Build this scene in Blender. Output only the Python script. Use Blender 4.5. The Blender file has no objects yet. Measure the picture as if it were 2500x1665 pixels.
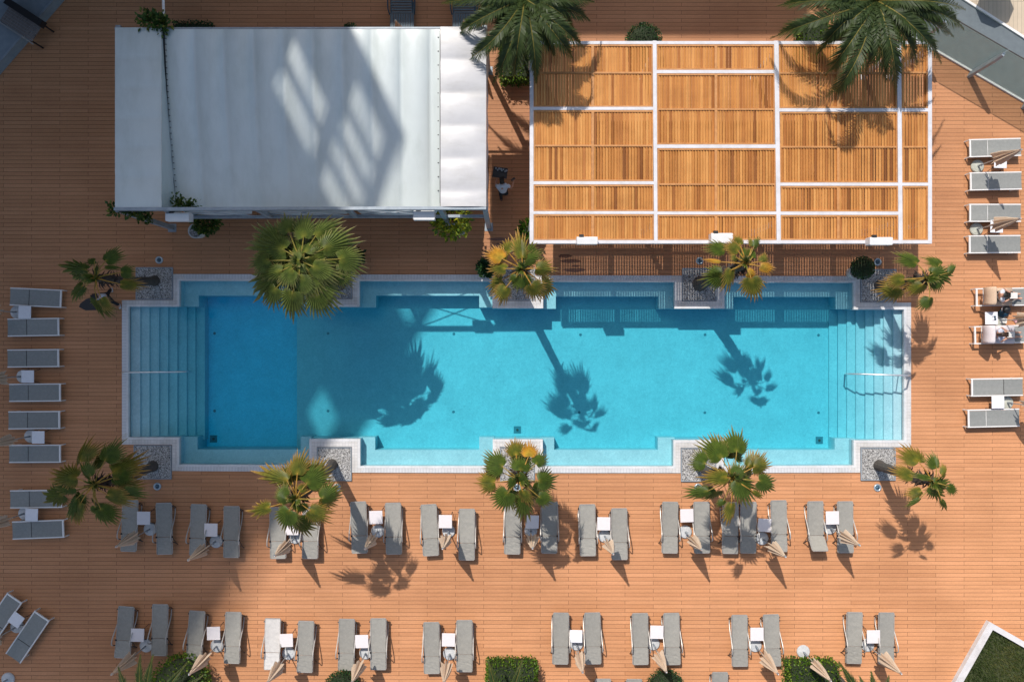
import bpy, math, random
from mathutils import Vector, Matrix
rnd = random.Random(7)
H = 31.0; F = 1944.0; CX = 1250.0; CY = 832.5
R = math.radians; PI = math.pi
def P(px, py, z=0.0):
    """survey point: photo pixel + height above the deck -> metres"""
    k = (H - z) / F
    return Vector(((px - CX) * k, (CY - py) * k, z))
def Z(ox, oy, s):
    """reader for an enlarged crop of the photo"""
    return lambda x, y: (ox + x / s, oy + y / s)
C = bpy.context.scene.collection
sc = bpy.context.scene
SUN = Vector((0.348, -0.711, -1.0))

# ------------------------------------------------------------------ materials
def new_mat(name):
    m = bpy.data.materials.new(name); m.use_nodes = True
    nt = m.node_tree; return m, nt, nt.nodes['Principled BSDF']
def N(nt, t, **kw):
    n = nt.nodes.new(t)
    for k, v in kw.items():
        if k in n.inputs.keys(): n.inputs[k].default_value = v
        else: setattr(n, k, v)
    return n
def ramp(nt, fac, stops, interp='LINEAR'):
    r = nt.nodes.new('ShaderNodeValToRGB'); r.color_ramp.interpolation = interp
    e = r.color_ramp.elements
    while len(e) < len(stops): e.new(0.5)
    for el, (p, c) in zip(e, stops):
        el.position = p; el.color = (*c, 1)
    if fac is not None: nt.links.new(fac, r.inputs[0])
    return r
def coords(nt, scale=(1, 1, 1)):
    tc = nt.nodes.new('ShaderNodeTexCoord'); mp = nt.nodes.new('ShaderNodeMapping')
    mp.inputs['Scale'].default_value = scale
    nt.links.new(tc.outputs['Object'], mp.inputs[0]); return mp.outputs[0]
def mixc(nt, a, b, fac, mode='MIX'):
    m = nt.nodes.new('ShaderNodeMix'); m.data_type = 'RGBA'; m.blend_type = mode
    for s, v in ((6, a), (7, b)):
        if isinstance(v, tuple): m.inputs[s].default_value = (*v, 1)
        else: nt.links.new(v, m.inputs[s])
    if isinstance(fac, (int, float)): m.inputs[0].default_value = fac
    else: nt.links.new(fac, m.inputs[0])
    return m.outputs[2]
def bump(nt, p, h, strength=0.3, dist=0.01):
    b = N(nt, 'ShaderNodeBump', Strength=strength, Distance=dist)
    nt.links.new(h, b.inputs['Height']); nt.links.new(b.outputs[0], p.inputs['Normal'])
def weather(m, scale, stretch, lo, amt):
    nt = m.node_tree; p = nt.nodes['Principled BSDF']; src = p.inputs['Base Color'].links[0].from_socket
    n = N(nt, 'ShaderNodeTexNoise', Scale=scale, Detail=7, Roughness=0.7); nt.links.new(coords(nt, stretch), n.inputs['Vector'])
    r = ramp(nt, n.outputs[0], [(0.36, lo), (0.55, (1, 1, 1))]); nt.links.new(mixc(nt, src, r.outputs[0], amt, 'MULTIPLY'), p.inputs['Base Color'])
def simple(name, c1, c2=None, rough=0.6, scale=6.0, metal=0.0, bstr=0.0, stretch=(1, 1, 1), detail=4, coat=0):
    m, nt, p = new_mat(name)
    p.inputs['Roughness'].default_value = rough; p.inputs['Metallic'].default_value = metal
    if c2 is None: c2 = tuple(min(1, x * 0.82) for x in c1)
    n = N(nt, 'ShaderNodeTexNoise', Scale=scale, Detail=detail, Roughness=0.6)
    nt.links.new(coords(nt, stretch), n.inputs['Vector'])
    r = ramp(nt, n.outputs[0], [(0.3, c1), (0.72, c2)])
    nt.links.new(r.outputs[0], p.inputs['Base Color'])
    if bstr: bump(nt, p, n.outputs[0], bstr, 0.01)
    return m
M = {}
def mat_deck():
    m, nt, p = new_mat('deck_boards'); v = coords(nt)
    b = N(nt, 'ShaderNodeTexBrick', Scale=1.0)
    b.offset = 0.5; b.inputs['Brick Width'].default_value = 2.2; b.inputs['Row Height'].default_value = 0.153
    b.inputs['Mortar Size'].default_value = 0.0065; b.inputs['Mortar Smooth'].default_value = 0.25
    b.inputs['Color1'].default_value = (0, 0, 0, 1); b.inputs['Color2'].default_value = (1, 1, 1, 1); b.inputs['Mortar'].default_value = (0.5, .5, .5, 1)
    nt.links.new(v, b.inputs['Vector'])
    base = ramp(nt, b.outputs['Color'], [(0, DECK1), (0.5, DECK2), (1, DECK3)])
    g = N(nt, 'ShaderNodeTexNoise', Scale=1.0, Detail=5, Roughness=0.65)
    nt.links.new(coords(nt, (1.3, 45, 1)), g.inputs['Vector'])
    gr = ramp(nt, g.outputs[0], [(0.25, (0.82, 0.82, 0.82)), (0.75, (1.12, 1.12, 1.12))])
    c = mixc(nt, base.outputs[0], gr.outputs[0], 0.75, 'MULTIPLY')
    w = N(nt, 'ShaderNodeTexNoise', Scale=0.28, Detail=5, Roughness=0.6)
    nt.links.new(v, w.inputs['Vector'])
    wr = ramp(nt, w.outputs[0], [(0.3, (0.84, 0.81, 0.79)), (0.5, (0.98, 0.98, 0.98)), (0.7, (1.10, 1.10, 1.12))])
    c = mixc(nt, c, wr.outputs[0], 0.8, 'MULTIPLY')
    s = N(nt, 'ShaderNodeTexNoise', Scale=14.0, Detail=6, Roughness=0.75)
    nt.links.new(v, s.inputs['Vector'])
    sr = ramp(nt, s.outputs[0], [(0.3, (0.86, 0.86, 0.86)), (0.65, (1.06, 1.06, 1.06))])
    c = mixc(nt, c, sr.outputs[0], 0.7, 'MULTIPLY')
    c = mixc(nt, c, (0.13, 0.055, 0.028), b.outputs['Fac'])
    nt.links.new(c, p.inputs['Base Color'])
    p.inputs['Roughness'].default_value = 0.62; p.inputs['Diffuse Roughness'].default_value = 0.8
    p.inputs['Specular IOR Level'].default_value = 0.3
    inv = N(nt, 'ShaderNodeMath', operation='SUBTRACT'); inv.inputs[0].default_value = 1.0
    nt.links.new(b.outputs['Fac'], inv.inputs[1]); bump(nt, p, inv.outputs[0], 0.5, 0.012)
    return m
DECK1, DECK2, DECK3 = (0.535, 0.254, 0.120), (0.565, 0.274, 0.130), (0.60, 0.296, 0.145)
M['deck'] = mat_deck()
def mat_grate(name, axis):
    m, nt, p = new_mat(name)
    tc = nt.nodes.new('ShaderNodeTexCoord'); sx = nt.nodes.new('ShaderNodeSeparateXYZ')
    nt.links.new(tc.outputs['Object'], sx.inputs[0])
    mm = N(nt, 'ShaderNodeMath', operation='MULTIPLY'); nt.links.new(sx.outputs[axis], mm.inputs[0]); mm.inputs[1].default_value = 2 * PI / 0.058
    s = N(nt, 'ShaderNodeMath', operation='SINE'); nt.links.new(mm.outputs[0], s.inputs[0])
    mr = N(nt, 'ShaderNodeMapRange'); nt.links.new(s.outputs[0], mr.inputs[0]); mr.inputs[1].default_value = -1
    r = ramp(nt, mr.outputs[0], [(0.12, (0.40, 0.40, 0.42)), (0.38, (0.66, 0.66, 0.67))])
    nt.links.new(r.outputs[0], p.inputs['Base Color']); p.inputs['Roughness'].default_value = 0.45
    bump(nt, p, mr.outputs[0], 0.4, 0.01); return m
M['grate_x'] = mat_grate('overflow_grate_x', 0); M['grate_y'] = mat_grate('overflow_grate_y', 1)
def mat_tile(name, c1, c2, mortar, w, h, rough=0.4, ms=0.008):
    m, nt, p = new_mat(name)
    b = N(nt, 'ShaderNodeTexBrick', Scale=1.0); b.offset = 0.0
    b.inputs['Brick Width'].default_value = w; b.inputs['Row Height'].default_value = h
    b.inputs['Mortar Size'].default_value = ms
    b.inputs['Color1'].default_value = (*c1, 1); b.inputs['Color2'].default_value = (*c2, 1); b.inputs['Mortar'].default_value = (*mortar, 1)
    v = coords(nt); nt.links.new(v, b.inputs['Vector'])
    n = N(nt, 'ShaderNodeTexNoise', Scale=1.3, Detail=6, Roughness=0.65); nt.links.new(v, n.inputs['Vector'])
    r = ramp(nt, n.outputs[0], [(0.3, (0.86, 0.87, 0.88)), (0.7, (1.05, 1.05, 1.05))])
    c = mixc(nt, b.outputs['Color'], r.outputs[0], 0.9, 'MULTIPLY')
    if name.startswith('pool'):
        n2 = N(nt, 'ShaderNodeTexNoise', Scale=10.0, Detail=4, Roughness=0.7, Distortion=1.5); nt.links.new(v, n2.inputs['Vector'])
        r2 = ramp(nt, n2.outputs[0], [(0.32, (0.80, 0.85, 0.87)), (0.5, (0.98, 0.98, 0.98)), (0.68, (1.14, 1.09, 1.07))]); c = mixc(nt, c, r2.outputs[0], 1.0, 'MULTIPLY')  # mottle painted into the tiles, imitating light rippled by the water
    nt.links.new(c, p.inputs['Base Color']); p.inputs['Roughness'].default_value = rough
    return m
M['coping'] = mat_tile('coping_tile', (0.60, 0.57, 0.55), (0.66, 0.63, 0.61), (0.46, 0.45, 0.45), 0.12, 0.12, 0.45, 0.006)
M['lip'] = mat_tile('coping_lip', (0.66, 0.65, 0.65), (0.69, 0.68, 0.68), (0.5, 0.5, 0.5), 0.3, 0.3, 0.35, 0.004)
M['mosaic_deep'] = mat_tile('pool_mosaic_deep', (0.22, 0.72, 0.90), (0.26, 0.76, 0.92), (0.2, 0.66, 0.86), 0.05, 0.05, 0.4, 0.006)  # deep zone's own blue, brightened further to lift its shade
M['mosaic'] = mat_tile('pool_mosaic', (0.44, 0.575, 0.62), (0.49, 0.615, 0.655), (0.36, 0.51, 0.58), 0.05, 0.05, 0.4, 0.006)
def mat_water():
    m, nt, p = new_mat('pool_water')
    out = nt.nodes['Material Output']; nt.nodes.remove(p)
    tr = nt.nodes.new('ShaderNodeBsdfTransparent'); gl = N(nt, 'ShaderNodeBsdfGlossy', Roughness=0.04)
    fr = N(nt, 'ShaderNodeFresnel', IOR=1.33)
    n = N(nt, 'ShaderNodeTexNoise', Scale=3.2, Detail=4, Roughness=0.55); nt.links.new(coords(nt, (1, 1.5, 1)), n.inputs['Vector'])
    b = N(nt, 'ShaderNodeBump', Strength=0.25, Distance=0.03); nt.links.new(n.outputs[0], b.inputs['Height'])
    nt.links.new(b.outputs[0], gl.inputs['Normal']); nt.links.new(b.outputs[0], fr.inputs['Normal'])
    ge = nt.nodes.new('ShaderNodeNewGeometry'); inv = N(nt, 'ShaderNodeMath', operation='SUBTRACT'); inv.inputs[0].default_value = 1.0
    nt.links.new(ge.outputs['Backfacing'], inv.inputs[1]); mu = N(nt, 'ShaderNodeMath', operation='MULTIPLY')
    nt.links.new(fr.outputs[0], mu.inputs[0]); nt.links.new(inv.outputs[0], mu.inputs[1])
    mx = nt.nodes.new('ShaderNodeMixShader'); nt.links.new(mu.outputs[0], mx.inputs[0])
    nt.links.new(tr.outputs[0], mx.inputs[1]); nt.links.new(gl.outputs[0], mx.inputs[2])
    nt.links.new(mx.outputs[0], out.inputs['Surface'])
    va = N(nt, 'ShaderNodeVolumeAbsorption', Density=0.95); va.inputs['Color'].default_value = (0.10, 0.86, 0.925, 1)
    nt.links.new(va.outputs[0], out.inputs['Volume'])
    return m
M['water'] = mat_water()
def mat_gravel():
    m, nt, p = new_mat('gravel_stones'); v = coords(nt)
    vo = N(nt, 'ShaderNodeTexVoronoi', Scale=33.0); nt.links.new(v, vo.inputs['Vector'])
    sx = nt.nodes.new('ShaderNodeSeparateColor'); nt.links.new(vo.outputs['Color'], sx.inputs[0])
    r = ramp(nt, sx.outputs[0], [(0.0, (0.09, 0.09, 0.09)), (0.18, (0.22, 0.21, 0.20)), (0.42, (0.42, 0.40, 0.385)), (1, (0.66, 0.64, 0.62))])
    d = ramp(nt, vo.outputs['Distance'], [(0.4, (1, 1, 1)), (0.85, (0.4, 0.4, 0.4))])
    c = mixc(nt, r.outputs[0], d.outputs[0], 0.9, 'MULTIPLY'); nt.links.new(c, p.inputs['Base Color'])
    p.inputs['Roughness'].default_value = 0.8; inv = N(nt, 'ShaderNodeMath', operation='SUBTRACT'); inv.inputs[0].default_value = 1
    nt.links.new(vo.outputs['Distance'], inv.inputs[1]); bump(nt, p, inv.outputs[0], 0.9, 0.03); return m
M['gravel'] = mat_gravel()
def mat_leaf(name, stops, attr='t', trans=0.3, rough=0.5):
    m, nt, p = new_mat(name)
    a = N(nt, 'ShaderNodeAttribute', attribute_name=attr)
    n = N(nt, 'ShaderNodeTexNoise', Scale=7.0, Detail=3); nt.links.new(coords(nt), n.inputs['Vector'])
    r = ramp(nt, a.outputs['Fac'], stops)
    nr = ramp(nt, n.outputs[0], [(0.3, (0.7, 0.7, 0.7)), (0.7, (1.25, 1.25, 1.25))])
    c = mixc(nt, r.outputs[0], nr.outputs[0], 0.8, 'MULTIPLY')
    nt.links.new(c, p.inputs['Base Color']); p.inputs['Roughness'].default_value = rough
    p.inputs['Specular IOR Level'].default_value = 0.35
    t = nt.nodes.new('ShaderNodeBsdfTranslucent'); nt.links.new(c, t.inputs['Color'])
    mx = N(nt, 'ShaderNodeMixShader'); mx.inputs[0].default_value = trans
    nt.links.new(p.outputs[0], mx.inputs[1]); nt.links.new(t.outputs[0], mx.inputs[2])
    nt.links.new(mx.outputs[0], nt.nodes['Material Output'].inputs['Surface']); return m
M['fan_green'] = mat_leaf('fan_leaf_green', [(0, (0.36, 0.24, 0.05)), (0.14, (0.16, 0.17, 0.022)), (0.3, (0.058, 0.095, 0.012)), (0.66, (0.085, 0.12, 0.017)), (0.85, (0.20, 0.18, 0.045)), (1, (0.40, 0.28, 0.12))])
M['fan_mixed'] = mat_leaf('fan_leaf_mixed', [(0, (0.48, 0.26, 0.05)), (0.14, (0.26, 0.21, 0.025)), (0.35, (0.095, 0.115, 0.014)), (0.6, (0.17, 0.15, 0.022)), (0.82, (0.36, 0.21, 0.05)), (1, (0.50, 0.30, 0.13))])
M['fan_dry'] = mat_leaf('fan_leaf_yellow', [(0, (0.5, 0.27, 0.06)), (0.2, (0.42, 0.30, 0.04)), (0.6, (0.55, 0.27, 0.03)), (1, (0.45, 0.25, 0.12))])
M['fan_big'] = mat_leaf('fan_leaf_broad', [(0, (0.30, 0.24, 0.05)), (0.14, (0.21, 0.22, 0.035)), (0.35, (0.085, 0.12, 0.02)), (0.66, (0.13, 0.16, 0.035)), (0.88, (0.27, 0.25, 0.08)), (1, (0.42, 0.32, 0.17))])
M['date'] = mat_leaf('date_frond', [(0, (0.26, 0.21, 0.05)), (0.15, (0.028, 0.05, 0.014)), (0.6, (0.05, 0.075, 0.017)), (0.9, (0.17, 0.14, 0.025)), (1, (0.32, 0.22, 0.05))])
M['hedge'] = mat_leaf('hedge_leaf', [(0, (0.045, 0.10, 0.008)), (0.5, (0.095, 0.19, 0.012)), (1, (0.26, 0.34, 0.03))])
M['topiary'] = mat_leaf('topiary_leaf', [(0, (0.02, 0.055, 0.018)), (0.6, (0.035, 0.09, 0.025)), (1, (0.06, 0.13, 0.035))])
M['shrub_y'] = mat_leaf('golden_shrub_leaf', [(0, (0.10, 0.17, 0.02)), (0.4, (0.36, 0.40, 0.03)), (1, (0.85, 0.70, 0.06))])  # leaf tones raised in place of sun blocked by the tent
M['ivy'] = mat_leaf('ivy_leaf', [(0, (0.04, 0.09, 0.02)), (0.6, (0.09, 0.15, 0.025)), (1, (0.25, 0.25, 0.05))])
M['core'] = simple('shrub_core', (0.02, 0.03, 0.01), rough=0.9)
M['thatch'] = simple('dead_leaf_bases', (0.07, 0.05, 0.038), (0.022, 0.018, 0.016), rough=0.9, scale=9, bstr=0.5)
M['trunk'] = simple('palm_trunk_bark', (0.10, 0.085, 0.073), (0.04, 0.034, 0.03), rough=0.9, scale=3, bstr=0.8, stretch=(2, 2, 12))
M['canvas'] = simple('tent_canvas', (0.60, 0.645, 0.63), (0.56, 0.60, 0.59), rough=0.42, scale=1.2, detail=6, bstr=0.05)
M['canvas'].node_tree.nodes['Principled BSDF'].inputs['IOR'].default_value = 1.75
M['canvas_edge'] = simple('tent_canvas_edge', (0.54, 0.53, 0.535), (0.49, 0.48, 0.49), rough=0.35, scale=2.0, detail=6, bstr=0.12)
M['steel'] = simple('galvanised_steel', (0.33, 0.37, 0.41), (0.24, 0.28, 0.32), rough=0.5, scale=5, metal=0.2)
M['white'] = simple('white_paint', (0.66, 0.635, 0.655), (0.60, 0.585, 0.61), rough=0.4, scale=3, detail=6)
M['white_box'] = simple('white_box_paint', (0.72, 0.71, 0.71), (0.66, 0.655, 0.65), rough=0.35, scale=4)
M['black'] = simple('black_plastic', (0.015, 0.015, 0.017), rough=0.5)
M['alu'] = simple('champagne_aluminium', (0.46, 0.43, 0.40), (0.38, 0.355, 0.33), rough=0.42, scale=8, metal=0.35)
M['dark_metal'] = simple('dark_metal', (0.06, 0.055, 0.05), rough=0.5)
M['white_metal'] = simple('white_frame_paint', (0.74, 0.72, 0.70), (0.68, 0.66, 0.64), rough=0.4)
M['chrome'] = simple('chrome', (0.80, 0.81, 0.83), rough=0.38, metal=0.85)
M['tabletop'] = simple('table_laminate', (0.72, 0.66, 0.66), (0.66, 0.61, 0.61), rough=0.5, scale=14)
M['tabletop2'] = simple('white_table_plastic', (0.76, 0.75, 0.78), (0.70, 0.69, 0.72), rough=0.45, scale=10)
def mat_weave(name, c1, c2):
    m, nt, p = new_mat(name); 
    ck = N(nt, 'ShaderNodeTexChecker', Scale=140.0); nt.links.new(coords(nt), ck.inputs['Vector'])
    ck.inputs['Color1'].default_value = (*c1, 1); ck.inputs['Color2'].default_value = (*c2, 1)
    n = N(nt, 'ShaderNodeTexNoise', Scale=9.0, Detail=6, Roughness=0.7); nt.links.new(coords(nt), n.inputs['Vector'])
    r = ramp(nt, n.outputs[0], [(0.25, (0.82, 0.82, 0.82)), (0.75, (1.12, 1.12, 1.12))])
    c = mixc(nt, ck.outputs[0], r.outputs[0], 0.8, 'MULTIPLY')
    oi = nt.nodes.new('ShaderNodeObjectInfo')
    r2 = ramp(nt, oi.outputs['Random'], [(0, (0.9, 0.9, 0.9)), (1, (1.06, 1.06, 1.06))])
    c = mixc(nt, c, r2.outputs[0], 1.0, 'MULTIPLY')
    nt.links.new(c, p.inputs['Base Color']); p.inputs['Roughness'].default_value = 0.75; return m
M['sling'] = mat_weave('sling_grey', (0.30, 0.283, 0.25), (0.262, 0.25, 0.225))
M['sling_white'] = mat_weave('sling_cream', (0.64, 0.60, 0.57), (0.57, 0.54, 0.51))
M['sling_b'] = mat_weave('sling_slate', (0.265, 0.265, 0.25), (0.225, 0.23, 0.22))
M['bluebed'] = simple('navy_resin', (0.016, 0.062, 0.10), (0.012, 0.045, 0.075), rough=0.4)
M['concrete'] = simple('base_concrete', (0.60, 0.60, 0.60), (0.42, 0.43, 0.44), rough=0.7, scale=7, detail=8)
M['concrete_y'] = simple('base_concrete_worn', (0.52, 0.52, 0.46), (0.34, 0.35, 0.30), rough=0.8, scale=6, detail=8)
M['fabric'] = simple('parasol_canvas', (0.64, 0.50, 0.38), (0.56, 0.43, 0.32), rough=0.85, scale=10, stretch=(1, 1, .3))
M['pot'] = simple('white_pot', (0.62, 0.61, 0.58), (0.5, 0.5, 0.48), rough=0.6)
M['ledge'] = simple('blue_grey_concrete', (0.27, 0.31, 0.34), (0.20, 0.235, 0.265), rough=0.8, scale=4, detail=8)
M['pathgrey'] = simple('blue_grey_path', (0.14, 0.165, 0.18), (0.11, 0.13, 0.145), rough=0.8, scale=4, detail=8)
M['oldwood'] = simple('weathered_wood', (0.26, 0.22, 0.20), (0.10, 0.085, 0.08), rough=0.8, scale=5, stretch=(6, 1, 1))
M['wallwhite'] = simple('white_render_wall', (0.66, 0.62, 0.61), (0.56, 0.54, 0.55), rough=0.8, scale=2.5, detail=8, bstr=0.2)
M['facade'] = simple('facade_render', (0.14, 0.14, 0.14), rough=0.8)  # dark tone chosen to cut light bounced onto the deck
M['winglass'] = simple('window_glass', (0.03, 0.045, 0.055), rough=0.1)
M['paving'] = mat_tile('beige_paving', (0.50, 0.40, 0.29), (0.56, 0.45, 0.33), (0.36, 0.29, 0.22), 0.16, 1.2, 0.7, 0.008)
M['lowground'] = simple('ground_soil', (0.22, 0.2, 0.16), rough=0.95, scale=0.5)
def mat_glass():
    m, nt, p = new_mat('green_screen_glass'); out = nt.nodes['Material Output']
    p.inputs['Base Color'].default_value = (0.24, 0.36, 0.27, 1); p.inputs['Roughness'].default_value = 0.25
    tr = nt.nodes.new('ShaderNodeBsdfTransparent'); tr.inputs[0].default_value = (0.94, 0.96, 0.945, 1)
    mx = N(nt, 'ShaderNodeMixShader'); mx.inputs[0].default_value = 0.22
    nt.links.new(tr.outputs[0], mx.inputs[1]); nt.links.new(p.outputs[0], mx.inputs[2])
    nt.links.new(mx.outputs[0], out.inputs['Surface']); return m
M['glass'] = mat_glass()
def mat_slat():
    m, nt, p = new_mat('louvre_timber')
    a = N(nt, 'ShaderNodeAttribute', attribute_name='t')
    r = ramp(nt, a.outputs['Fac'], [(0, (0.27, 0.10, 0.026)), (0.2, (0.46, 0.18, 0.048)), (0.55, (0.60, 0.265, 0.07)), (1, (0.70, 0.345, 0.105))])
    g = N(nt, 'ShaderNodeTexNoise', Scale=1.0, Detail=5, Roughness=0.6); nt.links.new(coords(nt, (60, 1.6, 20)), g.inputs['Vector'])
    gr = ramp(nt, g.outputs[0], [(0.25, (0.78, 0.72, 0.66)), (0.65, (1.1, 1.1, 1.1))])
    c = mixc(nt, r.outputs[0], gr.outputs[0], 0.8, 'MULTIPLY')
    k = N(nt, 'ShaderNodeTexVoronoi', Scale=3.2); nt.links.new(coords(nt, (3.5, 1, 1)), k.inputs['Vector'])
    kr = ramp(nt, k.outputs['Distance'], [(0.03, (0.28, 0.15, 0.08)), (0.075, (1, 1, 1))])
    c = mixc(nt, c, kr.outputs[0], 0.9, 'MULTIPLY')
    nt.links.new(c, p.inputs['Base Color']); p.inputs['Roughness'].default_value = 0.6; return m
M['slat'] = mat_slat()
M['rail'] = simple('rail_timber', (0.56, 0.26, 0.085), (0.44, 0.19, 0.06), rough=0.6, scale=3, stretch=(3, 3, 3))
M['skin'] = simple('skin', (0.50, 0.27, 0.19), (0.45, 0.235, 0.16), rough=0.5)
M['hair'] = simple('dark_hair', (0.012, 0.010, 0.009), rough=0.55)
M['hair_b'] = simple('brown_hair', (0.05, 0.026, 0.016), (0.025, 0.014, 0.01), rough=0.5, scale=20)
M['shirt'] = simple('pale_shirt', (0.55, 0.60, 0.68), (0.46, 0.51, 0.6), rough=0.8, scale=9, bstr=0.2)
M['shirt_w'] = simple('white_shirt', (0.70, 0.70, 0.73), (0.6, 0.61, 0.66), rough=0.8, scale=9, bstr=0.2)
M['trousers'] = simple('black_trousers', (0.014, 0.015, 0.018), rough=0.85)
M['shoe_w'] = simple('white_shoe', (0.55, 0.55, 0.56), rough=0.6)
M['floral'] = simple('floral_dress', (0.68, 0.68, 0.72), (0.25, 0.33, 0.5), rough=0.8, scale=16, detail=2)
M['towel_b'] = simple('beige_towel', (0.60, 0.43, 0.31), (0.52, 0.37, 0.26), rough=0.95, scale=20, bstr=0.3)
M['towel_w'] = simple('pinkish_white_towel', (0.68, 0.60, 0.60), (0.6, 0.54, 0.55), rough=0.95, scale=20, bstr=0.3)
M['paper'] = simple('paper', (0.72, 0.69, 0.64), rough=0.7)
M['denim'] = simple('blue_bag_cloth', (0.015, 0.07, 0.12), (0.01, 0.045, 0.08), rough=0.85)
M['pink'] = simple('pink_shoe', (0.62, 0.36, 0.38), rough=0.6)
M['lens'] = simple('lamp_lens', (0.08, 0.17, 0.24), (0.02, 0.05, 0.08), rough=0.08, scale=18)
M['ring'] = simple('lamp_ring', (0.48, 0.55, 0.60), rough=0.3, metal=0.5)
M['drain'] = simple('drain_plate', (0.10, 0.2, 0.25), rough=0.4)
M['glassware'] = simple('clear_glassware', (0.7, 0.75, 0.8), rough=0.15)
M['grass'] = mat_leaf('grass_blade', [(0, (0.03, 0.055, 0.012)), (0.5, (0.07, 0.10, 0.02)), (1, (0.19, 0.17, 0.06))])
M['soil'] = simple('planter_soil', (0.05, 0.06, 0.02), rough=0.95)

for k_, a_ in (('canvas', (0.9, (1.2, 0.35, 1), (0.84, 0.85, 0.82), 0.7)), ('canvas_edge', (1.1, (0.5, 1.5, 1), (0.84, 0.83, 0.8), 0.7)), ('white', (2.2, (1, 1, 1), (0.82, 0.8, 0.77), 0.7)), ('coping', (1.6, (1, 1, 1), (0.8, 0.78, 0.74), 0.7)), ('lip', (1.6, (1, 1, 1), (0.86, 0.85, 0.82), 0.7)),
               ('grate_x', (1.2, (1, 1, 1), (0.82, 0.81, 0.78), 0.7)), ('wallwhite', (1.5, (1, 1, 1), (0.78, 0.76, 0.74), 0.8)), ('rail', (2.5, (1, 1, 1), (0.72, 0.68, 0.64), 0.7)), ('slat', (0.9, (1, 1, 1), (0.78, 0.74, 0.7), 0.7))):
    weather(M[k_], *a_)
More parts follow.
